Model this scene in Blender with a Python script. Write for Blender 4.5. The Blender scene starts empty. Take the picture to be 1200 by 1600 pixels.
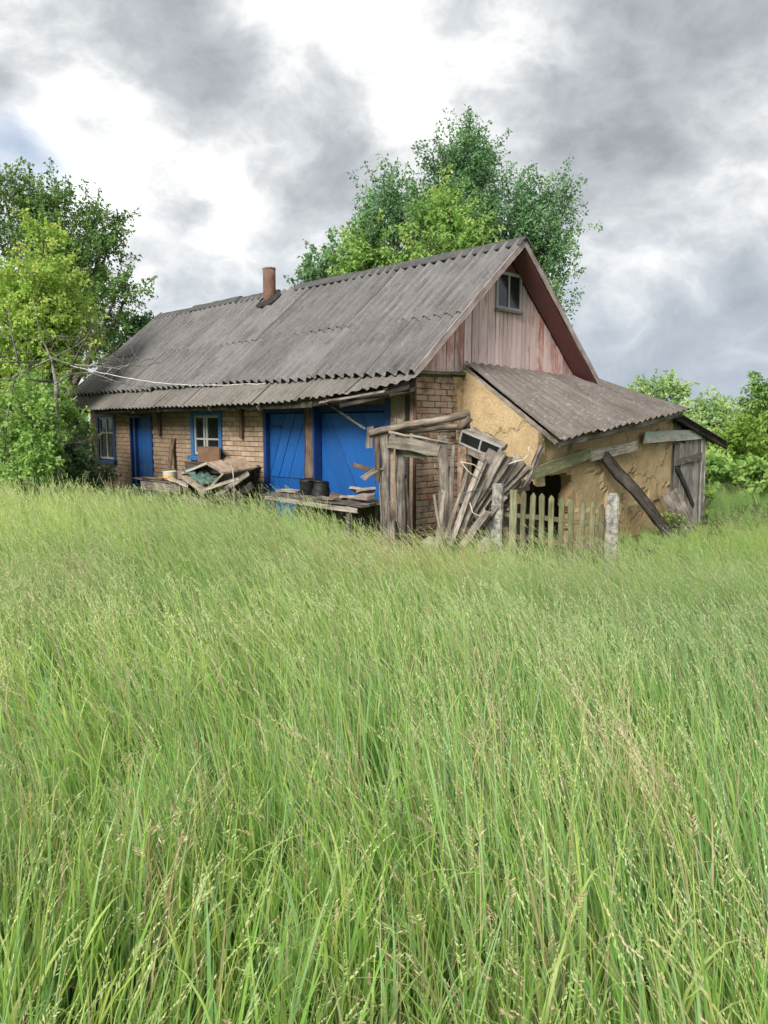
import bpy, bmesh, math, random
import numpy as np
from mathutils import Vector, Matrix

random.seed(7)
rng = np.random.default_rng(7)
scene = bpy.context.scene
COL = scene.collection
R = math.radians

# ------------------------------------------------------------------ camera
cam_d = bpy.data.cameras.new('camera')
cam = bpy.data.objects.new('camera', cam_d)
COL.objects.link(cam)
cam.location = (0, 0, 1.6)
cam.rotation_euler = (R(90 - 6.911), 0, 0)
cam_d.sensor_fit = 'VERTICAL'
cam_d.sensor_height = 36.0
cam_d.lens = 36.0 * 1155 / 1600
cam_d.clip_start = 0.05
cam_d.clip_end = 3000
scene.camera = cam

# ------------------------------------------------------------------ exposure
vs = scene.view_settings
vs.view_transform = 'Standard'
vs.look = 'None'
vs.gamma = 1.0
vs.exposure = 1.0
vs.use_curve_mapping = False
scene.cycles.use_denoising = True
scene.cycles.use_adaptive_sampling = True
scene.cycles.adaptive_threshold = 0.03
scene.cycles.max_bounces = 5
scene.cycles.diffuse_bounces = 3
scene.cycles.glossy_bounces = 2
scene.cycles.transmission_bounces = 2
scene.cycles.transparent_max_bounces = 2

# ------------------------------------------------------------------ sun
SUN_EL, SUN_AZ = 34.0, 209.0        # azimuth clockwise from +Y : behind the camera, a little to the left
sd = bpy.data.lights.new('sun', 'SUN')
sd.energy = 2.8
sd.angle = R(24)
sd.color = (1.0, 0.955, 0.88)
sun = bpy.data.objects.new('sun', sd)
COL.objects.link(sun)
_d = Vector((math.sin(R(SUN_AZ)) * math.cos(R(SUN_EL)), math.cos(R(SUN_AZ)) * math.cos(R(SUN_EL)), math.sin(R(SUN_EL))))
sun.rotation_euler = _d.to_track_quat('Z', 'Y').to_euler()
sun.location = (0, -5, 30)

# ------------------------------------------------------------------ world : broken grey cloud over a blue sky
world = bpy.data.worlds.new('World')
scene.world = world
world.use_nodes = True
wt = world.node_tree
wt.nodes.clear()


class G:
    """tiny node-graph helper"""
    def __init__(s, tree):
        s.t = tree

    def n(s, typ, **kw):
        nd = s.t.nodes.new(typ)
        for k, v in kw.items():
            setattr(nd, k, v)
        return nd

    def l(s, a, b):
        s.t.links.new(a, b)

    def put(s, sock, v):
        if isinstance(v, bpy.types.NodeSocket):
            s.l(v, sock)
        else:
            sock.default_value = v

    def math(s, op, a, b=0.0, c=None, clamp=False):
        nd = s.n('ShaderNodeMath', operation=op, use_clamp=clamp)
        s.put(nd.inputs[0], a)
        s.put(nd.inputs[1], b)
        if c is not None:
            s.put(nd.inputs[2], c)
        return nd.outputs[0]

    def vmath(s, op, a, b=(0, 0, 0), scale=None):
        nd = s.n('ShaderNodeVectorMath', operation=op)
        s.put(nd.inputs[0], a)
        s.put(nd.inputs[1], b)
        if scale is not None:
            s.put(nd.inputs['Scale'], scale)
        return nd.outputs['Value'] if op in ('DOT_PRODUCT', 'LENGTH', 'DISTANCE') else nd.outputs['Vector']

    def noise(s, vec, scale, detail=4, rough=0.55, dist=0.0, out='Fac'):
        nd = s.n('ShaderNodeTexNoise')
        if vec is not None:
            s.l(vec, nd.inputs['Vector'])
        nd.inputs['Scale'].default_value = scale
        nd.inputs['Detail'].default_value = detail
        nd.inputs['Roughness'].default_value = rough
        nd.inputs['Distortion'].default_value = dist
        return nd.outputs[out]

    def ramp(s, fac, stops, interp='LINEAR'):
        nd = s.n('ShaderNodeValToRGB')
        cr = nd.color_ramp
        cr.interpolation = interp
        while len(cr.elements) < len(stops):
            cr.elements.new(0.5)
        for e, (p, c) in zip(cr.elements, stops):
            e.position = p
            e.color = (c[0], c[1], c[2], 1) if isinstance(c, (tuple, list)) else (c, c, c, 1)
        s.put(nd.inputs['Fac'], fac)
        return nd.outputs['Color']

    def mix(s, fac, a, b, mode='MIX'):
        nd = s.n('ShaderNodeMix', data_type='RGBA', blend_type=mode)
        nd.clamp_factor = True
        s.put(nd.inputs[0], fac)
        s.put(nd.inputs[6], a if isinstance(a, bpy.types.NodeSocket) else (*a, 1))
        s.put(nd.inputs[7], b if isinstance(b, bpy.types.NodeSocket) else (*b, 1))
        return nd.outputs[2]

    def mapr(s, v, a, b, c=0.0, d=1.0):
        nd = s.n('ShaderNodeMapRange')
        s.put(nd.inputs[0], v)
        for i, x in zip((1, 2, 3, 4), (a, b, c, d)):
            nd.inputs[i].default_value = x
        return nd.outputs[0]


def pix_dir(x, y):
    """direction of a cloud, given where it stands in the 1200x1600 frame"""
    th = math.atan(140 / 1155)
    a, b = (x - 600) / 1155, (800 - y) / 1155
    v = Vector((a, math.cos(th) + b * math.sin(th), -math.sin(th) + b * math.cos(th)))
    return v.normalized()


g = G(wt)
tc = g.n('ShaderNodeTexCoord').outputs['Generated']
sep = g.n('ShaderNodeSeparateXYZ')
g.l(tc, sep.inputs[0])
cl = g.vmath('MULTIPLY', tc, (1.0, 1.0, 1.45))        # cloud heaps are wider than high
warp = g.vmath('SCALE', g.vmath('SUBTRACT', g.noise(cl, 5.0, 2, 0.5, out='Color'), (0.5, 0.5, 0.5)), scale=0.10)
pw = g.vmath('ADD', cl, warp)
n1 = g.noise(g.vmath('ADD', pw, (3.7, 1.2, 0.4)), 3.6, 7, 0.50)
n2 = g.noise(g.vmath('ADD', pw, (9.1, 5.3, 2.2)), 9.5, 5, 0.60)
# heaped edges : folded noise gives the rounded tops
bil = g.math('ABSOLUTE', g.math('MULTIPLY_ADD', n2, 2.0, -1.0))
val = g.math('MULTIPLY_ADD', n1, 1.40, -0.225)
val = g.math('MULTIPLY_ADD', bil, -0.38, g.math('ADD', val, 0.165))
# broad cloud masses of the afternoon: px, py, radius px, weight
CLOUDS = [(490, 75, 115, .50), (640, 90, 70, .14), (430, 170, 60, .16), (190, 190, 100, .26), (30, 170, 70, .16), (345, 315, 45, .25), (740, 120, 80, .26),
          (1000, 400, 70, .18), (140, 285, 55, .22), (270, 50, 100, -.48), (390, 100, 40, -.28), (15, 120, 35, -.3), (270, 245, 80, -.26), (330, 400, 90, -.08), (500, 240, 80, -.30), (560, 110, 45, -.25),
          (1140, 10, 110, -.14), (930, 330, 80, -.30), (1140, 330, 110, -.16), (1120, 550, 110, -.12), (1010, 440, 90, .06), (1040, 190, 150, -.24), (700, 300, 120, -.10), (900, 130, 90, -.08)]
dirw = g.vmath('NORMALIZE', g.vmath('ADD', tc, g.vmath('SCALE', warp, scale=1.3)))
for (px, py, rad, wgt) in CLOUDS:
    dp = g.vmath('DOT_PRODUCT', dirw, tuple(pix_dir(px, py)))
    k = (1155.0 / rad) ** 2
    e = g.math('EXPONENT', g.math('MULTIPLY_ADD', dp, k, -k))
    val = g.math('MULTIPLY_ADD', e, wgt * 0.8, val)
cloud = g.ramp(val, [(0.0, (.145, .155, .17)), (0.26, (.20, .214, .232)), (0.44, (.278, .296, .314)), (0.56, (.37, .385, .398)), (0.68, (.52, .522, .522)), (0.82, (.74, .74, .735)), (1.0, (.95, .95, .94))])
# low sky turns bluer and hazier
hz = g.mapr(sep.outputs[2], 0.0, 0.28, 0.6, 0.0)
cloud = g.mix(hz, cloud, (.225, .275, .34))
sky = g.n('ShaderNodeTexSky', sky_type='NISHITA', sun_disc=False)
sky.sun_elevation = R(SUN_EL)
sky.sun_rotation = R(SUN_AZ)
skyc = g.vmath('SCALE', sky.outputs[0], scale=0.07)
dp = g.vmath('DOT_PRODUCT', dirw, tuple(pix_dir(45, 252)))
blue = g.math('MULTIPLY', g.math('EXPONENT', g.math('MULTIPLY_ADD', dp, 900.0, -900.0)), 0.75)
blue = g.math('MULTIPLY_ADD', g.mapr(n1, 0.27, 0.20), 0.5, blue, clamp=True)
final = g.mix(blue, cloud, skyc)
bg = g.n('ShaderNodeBackground')
g.l(final, bg.inputs['Color'])
bg.inputs['Strength'].default_value = 1.0
wo = g.n('ShaderNodeOutputWorld')
g.l(bg.outputs[0], wo.inputs['Surface'])

# ------------------------------------------------------------------ frame of the house
GZ = -0.35                                        # ground height by the house
D1 = Vector((-0.70131563, 0.71285089, 0))         # along the long wall, away from the camera
D2 = Vector((0.71285089, 0.70131563, 0))          # along the gable, away from the camera
UP = Vector((0, 0, 1))
O = Vector((0.45, 10.8, GZ))


def W(u, v, w):
    return O + D1 * u + D2 * v + UP * w


def gz(x, y):
    t = min(max((y - 1.0) / 7.5, 0), 1)
    return GZ * t * t * (3 - 2 * t) + 0.03 * math.sin(x * 1.3 + 0.5) * math.sin(y * 0.9)


# ------------------------------------------------------------------ materials
MATS = {}


def new_mat(name, rough=0.85, spec=0.2):
    m = bpy.data.materials.new(name)
    m.use_nodes = True
    m.node_tree.nodes.clear()
    gg = G(m.node_tree)
    b = gg.n('ShaderNodeBsdfPrincipled')
    out = gg.n('ShaderNodeOutputMaterial')
    gg.l(b.outputs[0], out.inputs['Surface'])
    b.inputs['Roughness'].default_value = rough
    b.inputs['Specular IOR Level'].default_value = spec
    MATS[name] = m
    return m, gg, b


def bump(gg, b, h, strength=0.4, dist=0.01):
    nd = gg.n('ShaderNodeBump')
    nd.inputs['Strength'].default_value = strength
    nd.inputs['Distance'].default_value = dist
    gg.l(h, nd.inputs['Height'])
    gg.l(nd.outputs[0], b.inputs['Normal'])


def objco(gg, scale=(1, 1, 1), rand=True):
    co = gg.n('ShaderNodeTexCoord').outputs['Object']
    if scale != (1, 1, 1):
        co = gg.vmath('MULTIPLY', co, scale)
    if rand:
        r = gg.n('ShaderNodeObjectInfo').outputs['Random']
        cmb = gg.n('ShaderNodeCombineXYZ')
        gg.l(gg.math('MULTIPLY', r, 37.0), cmb.inputs[0])
        gg.l(gg.math('MULTIPLY', r, 91.0), cmb.inputs[1])
        gg.l(gg.math('MULTIPLY', r, 53.0), cmb.inputs[2])
        co = gg.vmath('ADD', co, cmb.outputs[0])
    return co


def rand_out(gg):
    return gg.n('ShaderNodeObjectInfo').outputs['Random']


def wood_mat(name, dark, mid, light, patch=None, patch_lo=0.5, patch_hi=0.7, rough=0.9, grain=14.0, var=0.35):
    m, gg, b = new_mat(name, rough, 0.15)
    co = objco(gg)
    st = gg.vmath('MULTIPLY', co, (1.2, grain, grain))
    fine = gg.noise(st, 3.0, 6, 0.65, 0.3)
    coarse = gg.noise(co, 3.2, 4, 0.6)
    f = gg.math('MULTIPLY_ADD', coarse, 0.45, gg.math('MULTIPLY', fine, 0.62))
    c = gg.ramp(f, [(0.38, dark), (0.53, mid), (0.68, light)])
    if patch:
        pn = gg.noise(gg.vmath('MULTIPLY', co, (1.0, 2.5, 2.5)), 2.4, 5, 0.65)
        c = gg.mix(gg.mapr(pn, patch_lo, patch_hi), c, patch)
    hsv = gg.n('ShaderNodeHueSaturation')
    gg.l(gg.mapr(rand_out(gg), 0, 1, 1 - var, 1 + var), hsv.inputs['Value'])
    gg.l(c, hsv.inputs['Color'])
    gg.l(hsv.outputs[0], b.inputs['Base Color'])
    bump(gg, b, fine, 0.5, 0.006)
    return m


M_WOOD = wood_mat('weathered_wood', (.035, .03, .026), (.15, .13, .11), (.31, .28, .245), (.055, .047, .04), .56, .74)
M_WOOD_PALE = wood_mat('pale_wood', (.085, .073, .062), (.25, .22, .185), (.43, .39, .34), (.10, .085, .07), .58, .76)
M_WOOD_DARK = wood_mat('dark_wood', (.018, .015, .013), (.05, .043, .037), (.12, .10, .085))
M_WOOD_BROWN = wood_mat('brown_wood', (.045, .031, .023), (.12, .082, .058), (.21, .155, .12))
M_WOOD_MOSS = wood_mat('mossy_wood', (.055, .055, .03), (.15, .15, .085), (.26, .25, .17), (.12, .135, .06), 0.46, 0.78, var=0.3)
M_WOOD_GREEN = wood_mat('green_flaked_wood', (.13, .125, .10), (.27, .255, .215), (.40, .38, .33), (.24, .33, .29), 0.48, 0.60)
M_SHED = wood_mat('silver_planks', (.10, .095, .09), (.23, .215, .195), (.37, .35, .32), (.07, .06, .05), 0.60, 0.75)
M_LOG = wood_mat('peeled_log', (.045, .036, .03), (.15, .12, .095), (.29, .245, .20), (.06, .048, .04), .5, .7, grain=7.0)
M_BARK = wood_mat('bark', (.03, .025, .02), (.085, .072, .058), (.16, .14, .115), grain=3.0)
M_DEAD = wood_mat('dead_bark', (.06, .056, .048), (.15, .14, .125), (.30, .285, .26), grain=3.0)
M_PLY = wood_mat('faded_plywood', (.17, .12, .085), (.30, .22, .16), (.40, .31, .24), grain=5.0, var=.15)


def gable_mat():
    m, gg, b = new_mat('faded_red_paint', 0.9, 0.12)
    co = objco(gg)
    st = gg.vmath('MULTIPLY', co, (.8, 7, 7))
    fine = gg.noise(st, 3.0, 6, 0.68, 0.3)
    bare = gg.ramp(fine, [(0.28, (.33, .25, .235)), (0.5, (.64, .52, .495)), (0.72, (.74, .65, .63))])
    red = gg.ramp(fine, [(0.3, (.20, .06, .045)), (0.6, (.42, .165, .13))])
    # paint survives in flakes, most of it on the outer boards under the overhang (per-board amount in 'paint')
    amt = gg.n('ShaderNodeAttribute', attribute_name='paint').outputs['Fac']
    pn = gg.noise(gg.vmath('MULTIPLY', co, (0.9, 3.5, 3.5)), 2.6, 6, 0.72)
    f = gg.mapr(gg.math('ADD', pn, amt), 0.60, 0.74)
    c = gg.mix(f, bare, red)
    pink = gg.mapr(gg.noise(gg.vmath('MULTIPLY', co, (.8, 1.5, 1.5)), 1.9, 4, .6), .28, .60, .2, .8)
    c = gg.mix(pink, c, gg.mix(0.5, c, (.76, .50, .46)))
    dk = gg.mapr(gg.noise(gg.vmath('MULTIPLY', co, (1.0, 6, 6)), 2.2, 6, 0.7), 0.60, 0.76, 0, 0.6)
    c = gg.mix(dk, c, (.13, .10, .085))
    hs = gg.n('ShaderNodeHueSaturation')
    gg.l(gg.mapr(rand_out(gg), 0, 1, .80, 1.12), hs.inputs['Value'])
    gg.l(c, hs.inputs['Color'])
    gg.l(hs.outputs[0], b.inputs['Base Color'])
    bump(gg, b, fine, 0.5, 0.005)
    return m


M_GABLE = gable_mat()


def slate_mat(name, base_d, base_l, lichen, lich_amt, moss_amt=0.0):
    m, gg, b = new_mat(name, 0.92, 0.15)
    co = objco(gg)
    big = gg.noise(co, 1.4, 5, 0.6)
    streak = gg.noise(gg.vmath('MULTIPLY', co, (9, 0.7, 1)), 2.2, 5, 0.65)
    spk = gg.noise(co, 42.0, 3, 0.7)
    f = gg.math('MULTIPLY_ADD', big, 0.4, gg.math('MULTIPLY_ADD', streak, 0.45, gg.math('MULTIPLY', spk, 0.28)))
    c = gg.ramp(f, [(0.36, base_d), (0.62, base_l)])
    l1 = gg.mapr(gg.noise(co, 17.0, 6, 0.72), 0.56, 0.68, 0, lich_amt)
    c = gg.mix(l1, c, lichen)
    pt = gg.mapr(gg.noise(gg.vmath('MULTIPLY', co, (1.6, 1.0, 1)), 1.9, 6, 0.7), 0.52, 0.66, 0, 0.30)
    c = gg.mix(pt, c, gg.mix(0.6, c, lichen))
    dk = gg.mapr(gg.noise(gg.vmath('MULTIPLY', co, (3.5, 1.0, 1)), 3.6, 6, 0.72), 0.56, 0.72, 0, 0.45)
    c = gg.mix(dk, c, (.06, .054, .05))
    if moss_amt:
        mo = gg.mapr(gg.noise(co, 3.0, 6, 0.7), 0.60, 0.70, 0, moss_amt)
        c = gg.mix(mo, c, (.16, .13, .06))
    hsv = gg.n('ShaderNodeHueSaturation')
    gg.l(gg.mapr(rand_out(gg), 0, 1, 0.84, 1.10), hsv.inputs['Value'])
    gg.l(c, hsv.inputs['Color'])
    gg.l(hsv.outputs[0], b.inputs['Base Color'])
    bump(gg, b, gg.math('ADD', spk, gg.math('MULTIPLY', big, 0.5)), 0.45, 0.006)
    return m


M_SLATE = slate_mat('roof_slate', (.062, .058, .057), (.180, .172, .170), (.285, .277, .268), 0.6)
M_SLATE_V = slate_mat('porch_slate', (.085, .077, .069), (.185, .171, .156), (.27, .26, .24), 0.6, 0.35)
M_SLATE_A = slate_mat('annex_slate', (.058, .048, .043), (.15, .132, .12), (.30, .288, .27), 0.85, 0.35)


def brick_mat(name, stops, soot, soot_amt, lime, lime_amt):
    m, gg, b = new_mat(name, 0.93, 0.12)
    co = objco(gg)
    wco = gg.n('ShaderNodeNewGeometry').outputs['Position']
    base = gg.ramp(rand_out(gg), stops)
    n = gg.noise(co, 9.0, 6, 0.7)
    c = gg.mix(gg.mapr(n, 0.35, 0.68, 0.0, 0.5), base, gg.mix(0.5, base, (.08, .06, .05)))
    s = gg.mapr(gg.noise(wco, 2.3, 5, 0.65), 0.49, 0.60, 0, soot_amt)
    c = gg.mix(s, c, soot)
    li = gg.mapr(gg.noise(wco, 4.2, 6, 0.72), 0.46, 0.60, 0, lime_amt)
    c = gg.mix(li, c, lime)
    gg.l(c, b.inputs['Base Color'])
    bump(gg, b, n, 0.6, 0.008)
    return m


M_BRICK = brick_mat('tan_brick', [(0.0, (.25, .17, .115)), (0.3, (.33, .235, .16)), (0.65, (.39, .29, .20)), (1.0, (.46, .35, .255))], (.20, .145, .105), 0.4, (.46, .38, .30), 0.3)
M_BRICK_RED = brick_mat('weathered_red_brick', [(0.0, (.28, .17, .12)), (0.25, (.37, .23, .15)), (0.5, (.42, .31, .225)), (0.75, (.37, .30, .235)), (1.0, (.48, .21, .095))], (.075, .062, .054), 0.85, (.46, .38, .30), 0.75)


def mortar_mat(name, a, bcol):
    m, gg, b = new_mat(name, 0.95, 0.1)
    wco = gg.n('ShaderNodeNewGeometry').outputs['Position']
    n = gg.noise(wco, 14, 6, 0.7)
    gg.l(gg.ramp(n, [(0.35, a), (0.68, bcol)]), b.inputs['Base Color'])
    bump(gg, b, n, 0.7, 0.01)
    return m


M_MORTAR = mortar_mat('mortar', (.16, .12, .09), (.27, .215, .16))
M_MORTAR_D = mortar_mat('sooty_mortar', (.10, .085, .07), (.27, .23, .19))
M_PLASTER = mortar_mat('smeared_plaster', (.20, .15, .105), (.33, .265, .19))


def clay_mat():
    m, gg, b = new_mat('straw_clay', 0.96, 0.08)
    wco = gg.n('ShaderNodeNewGeometry').outputs['Position']
    big = gg.noise(wco, 1.3, 5, 0.6)
    fine = gg.noise(wco, 26, 6, 0.75)
    c = gg.ramp(gg.math('MULTIPLY_ADD', big, 0.55, gg.math('MULTIPLY', fine, 0.45)), [(0.36, (.33, .232, .125)), (0.52, (.465, .348, .20)), (0.66, (.55, .43, .265))])
    # chopped straw and pits showing in the clay
    vor = gg.n('ShaderNodeTexVoronoi', feature='F1')
    gg.l(gg.vmath('ADD', gg.vmath('MULTIPLY', wco, (1, 1, 1.6)), gg.vmath('SCALE', gg.noise(wco, 9, 3, .6, out='Color'), scale=.12)), vor.inputs['Vector'])
    vor.inputs['Scale'].default_value = 26
    pit = gg.mapr(vor.outputs['Distance'], 0.10, 0.34, 1.0, 0.0)
    zone = gg.mapr(gg.noise(wco, 2.2, 4, .6), .42, .60)
    c = gg.mix(gg.math('MULTIPLY', gg.math('MULTIPLY', pit, zone), 0.6), c, (.17, .105, .05))
    # shrinkage cracks
    ve = gg.n('ShaderNodeTexVoronoi', feature='DISTANCE_TO_EDGE')
    gg.l(gg.vmath('ADD', wco, gg.vmath('SCALE', gg.noise(wco, 3.5, 5, .7, out='Color'), scale=.7)), ve.inputs['Vector'])
    ve.inputs['Scale'].default_value = 0.6
    crk = gg.mapr(ve.outputs['Distance'], 0.0, 0.009, 1.0, 0.0)
    c = gg.mix(gg.math('MULTIPLY', crk, .55), c, (.05, .033, .02))
    stn = gg.mapr(gg.noise(gg.vmath('MULTIPLY', wco, (1, 1, .5)), 2.6, 5, .65), .58, .72, 0, .45)
    c = gg.mix(stn, c, (.30, .235, .165))
    gg.l(c, b.inputs['Base Color'])
    h = gg.math('SUBTRACT', gg.math('MULTIPLY_ADD', big, .6, fine), gg.math('MULTIPLY_ADD', crk, .9, gg.math('MULTIPLY', pit, .5)))
    bump(gg, b, h, 0.85, 0.02)
    return m


M_CLAY = clay_mat()


def paint_mat(name, col, worn, amt, rough=0.55):
    m, gg, b = new_mat(name, rough, 0.35)
    co = objco(gg)
    n = gg.noise(gg.vmath('MULTIPLY', co, (1, 4, 4)), 2.5, 6, 0.7)
    c = gg.mix(gg.mapr(n, 0.30, 0.7, 0, 0.55), col, tuple(x * 1.45 + .004 for x in col))
    w = gg.mapr(gg.noise(gg.vmath('MULTIPLY', co, (1, 3, 3)), 5.0, 6, 0.75), 0.60, 0.68, 0, amt)
    c = gg.mix(w, c, worn)
    hsv = gg.n('ShaderNodeHueSaturation')
    gg.l(gg.mapr(rand_out(gg), 0, 1, 0.86, 1.12), hsv.inputs['Value'])
    gg.l(c, hsv.inputs['Color'])
    gg.l(hsv.outputs[0], b.inputs['Base Color'])
    bump(gg, b, n, 0.25, 0.004)
    return m


M_BLUE = paint_mat('blue_paint', (.005, .066, .24), (.09, .11, .14), 0.9)
M_BLUE_D = paint_mat('deep_blue_paint', (.006, .028, .12), (.03, .05, .09), 0.5)
M_TEAL = paint_mat('faded_blue_paint', (.025, .10, .24), (.14, .17, .20), 0.8)
M_WHITE = paint_mat('chalky_white_paint', (.33, .33, .315), (.22, .20, .18), 0.8)
M_MAROON = paint_mat('maroon_paint', (.145, .06, .056), (.16, .10, .09), 0.5, 0.8)
M_BARGE = wood_mat('faded_barge_board', (.16, .12, .11), (.34, .28, .26), (.48, .42, .40), (.30, .17, .15), .55, .72, var=.05)


def plain(name, col, rough=0.8, spec=0.2, metal=0.0, nscale=8.0, var=0.4):
    m, gg, b = new_mat(name, rough, spec)
    co = objco(gg)
    n = gg.noise(co, nscale, 5, 0.65)
    c = gg.mix(gg.mapr(n, 0.3, 0.7), tuple(x * (1 - var) for x in col), tuple(min(1, x * (1 + var)) for x in col))
    gg.l(c, b.inputs['Base Color'])
    b.inputs['Metallic'].default_value = metal
    bump(gg, b, n, 0.3, 0.005)
    return m


M_CONC = plain('rough_concrete', (.245, .235, .21), 0.95, 0.1, nscale=16, var=.75)
M_RUST = plain('rusty_pipe', (.085, .042, .034), 0.8, 0.3)
M_BLACK = plain('black_rubber', (.013, .012, .012), 0.55, 0.4)
M_TAR = plain('tar', (.032, .028, .027), 0.85, 0.3, nscale=20)
M_CHIM = plain('fired_clay_pipe', (.165, .10, .075), 0.9, 0.1, nscale=12, var=.3)
M_RIDGE = plain('dark_ridge_metal', (.07, .068, .066), 0.7, 0.3)
M_WIRE = plain('pale_cable', (.55, .54, .50), 0.6, 0.3)
M_IRONWIRE = plain('iron_wire', (.13, .11, .095), 0.6, 0.3)
M_BARE_ALU = plain('bleached_twine', (.46, .42, .34), 0.9, 0.1)
M_RAG = plain('teal_rag', (.075, .125, .105), 0.95, 0.05, nscale=14, var=.6)
M_STONE = plain('lime_stone', (.25, .23, .205), 0.95, 0.1, nscale=14, var=.4)
M_PINKSLAB = plain('pinkish_slab', (.235, .19, .175), 0.95, 0.1, nscale=14, var=.3)
M_BOX = plain('brown_board', (.155, .095, .062), 0.9, 0.1, var=.3)
M_DARK = plain('flat_black', (.012, .011, .010), 1.0, 0.02)
M_CURTAIN = plain('grey_curtain', (.30, .31, .29), 0.95, 0.05, var=.2)

m, gg, b = new_mat('window_glass', 0.06, 0.6)
b.inputs['Base Color'].default_value = (.012, .016, .017, 1)
_n = gg.noise(gg.n('ShaderNodeTexCoord').outputs['Object'], 6, 4, .6)
gg.l(gg.mapr(_n, .35, .75, .04, .3), b.inputs['Roughness'])
bump(gg, b, gg.noise(gg.n('ShaderNodeTexCoord').outputs['Object'], 2.5, 1, .4), 0.15, 0.02)
M_GLASS = m

m, gg, b = new_mat('tin_label', 0.5, 0.4)
_z = gg.n('ShaderNodeSeparateXYZ')
gg.l(gg.n('ShaderNodeTexCoord').outputs['Object'], _z.inputs[0])
_f = gg.math('DIVIDE', _z.outputs[2], 0.17)
gg.l(gg.ramp(_f, [(0.0, (.30, .06, .04)), (0.22, (.45, .10, .05)), (0.27, (.55, .38, .06)), (0.55, (.60, .44, .08)), (0.60, (.52, .50, .44)), (1.0, (.45, .44, .42))], 'CONSTANT'), b.inputs['Base Color'])
M_TIN = m


def leaf_mat(name, stops, trans=0.35):
    """leaf colour comes from the per-leaf value 'tint' through a ramp; thin leaves let light through"""
    m = bpy.data.materials.new(name)
    m.use_nodes = True
    m.node_tree.nodes.clear()
    gg = G(m.node_tree)
    t = gg.n('ShaderNodeAttribute', attribute_name='tint').outputs['Fac']
    c = gg.ramp(t, stops)
    b = gg.n('ShaderNodeBsdfPrincipled')
    gg.l(c, b.inputs['Base Color'])
    b.inputs['Roughness'].default_value = 0.6
    b.inputs['Specular IOR Level'].default_value = 0.15
    tr = gg.n('ShaderNodeBsdfTranslucent')
    gg.l(gg.mix(0.5, c, gg.mix(1.0, c, (1.0, 1.0, 0.35), 'MULTIPLY')), tr.inputs['Color'])
    mx = gg.n('ShaderNodeMixShader')
    mx.inputs[0].default_value = trans
    gg.l(b.outputs[0], mx.inputs[1])
    gg.l(tr.outputs[0], mx.inputs[2])
    out = gg.n('ShaderNodeOutputMaterial')
    gg.l(mx.outputs[0], out.inputs['Surface'])
    MATS[name] = m
    return m


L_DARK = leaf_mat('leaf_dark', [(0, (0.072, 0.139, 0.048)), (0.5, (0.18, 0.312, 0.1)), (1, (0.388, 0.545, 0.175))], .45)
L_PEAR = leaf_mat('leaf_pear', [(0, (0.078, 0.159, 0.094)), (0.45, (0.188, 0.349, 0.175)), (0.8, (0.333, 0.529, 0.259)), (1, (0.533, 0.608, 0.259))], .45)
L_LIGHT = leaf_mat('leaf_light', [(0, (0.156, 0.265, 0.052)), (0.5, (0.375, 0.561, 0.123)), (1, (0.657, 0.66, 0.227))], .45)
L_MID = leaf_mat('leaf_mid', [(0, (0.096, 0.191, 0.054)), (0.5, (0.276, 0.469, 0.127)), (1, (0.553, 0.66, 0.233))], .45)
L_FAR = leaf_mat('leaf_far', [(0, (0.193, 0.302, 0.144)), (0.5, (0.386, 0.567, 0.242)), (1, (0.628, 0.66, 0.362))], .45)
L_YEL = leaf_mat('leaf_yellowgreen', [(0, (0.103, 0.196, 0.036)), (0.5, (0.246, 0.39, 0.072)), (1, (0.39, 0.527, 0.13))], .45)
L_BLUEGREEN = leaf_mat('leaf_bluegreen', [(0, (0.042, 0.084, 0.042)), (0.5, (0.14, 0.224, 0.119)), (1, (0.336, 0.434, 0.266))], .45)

# ------------------------------------------------------------------ mesh helpers
WM = {}


def link(o, parent, M):
    COL.objects.link(o)
    if parent is not None:
        o.parent = parent
        o.matrix_local = WM[parent.name].inverted() @ M
    else:
        o.matrix_local = M
    WM[o.name] = M.copy()
    return o


def thing(name, loc, label, cat, group=None):
    o = bpy.data.objects.new(name, None)
    o.empty_display_size = 0.2
    link(o, None, Matrix.Translation(loc))
    return tag(o, label, cat, group)


def tag(o, label, cat, group=None):
    o['label'] = label
    o['category'] = cat
    o['kind'] = 'thing'
    if group:
        o['group'] = group
    return o


def mk(name, verts, faces, mat, parent=None, M=None, smooth=False, fix=True):
    """verts in world space; M is the world matrix of the object (default: a frame at the centre of the verts)"""
    vs_ = [Vector(p) for p in verts]
    if M is None:
        c = sum(vs_, Vector()) / len(vs_)
        M = Matrix.Translation(c)
    Mi = M.inverted()
    me = bpy.data.meshes.new(name)
    me.from_pydata([Mi @ p for p in vs_], [], faces)
    if fix:
        bm = bmesh.new()
        bm.from_mesh(me)
        bmesh.ops.recalc_face_normals(bm, faces=bm.faces)
        bm.to_mesh(me)
        bm.free()
    if smooth:
        me.shade_smooth()
    me.materials.append(mat)
    o = bpy.data.objects.new(name, me)
    return link(o, parent, M)


BOXF = [(0, 1, 3, 2), (4, 6, 7, 5), (0, 4, 5, 1), (2, 3, 7, 6), (0, 2, 6, 4), (1, 5, 7, 3)]


def boxes_uvw(name, boxes, mat, parent, jit=0.0):
    V, F = [], []
    for (u0, u1, v0, v1, w0, w1) in boxes:
        k = len(V)
        for u in (u0, u1):
            for v in (v0, v1):
                for w in (w0, w1):
                    V.append(W(u, v, w) + Vector([random.uniform(-jit, jit) for _ in range(3)]))
        F += [tuple(i + k for i in f) for f in BOXF]
    return mk(name, V, F, mat, parent)


def frame_from(x, z_hint, origin):
    x = x.normalized()
    y = z_hint.cross(x)
    if y.length < 1e-5:
        y = Vector((0, 1, 0)).cross(x)
    y.normalize()
    z = x.cross(y)
    M = Matrix((x, y, z)).transposed().to_4x4()
    M.translation = origin
    return M


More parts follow.
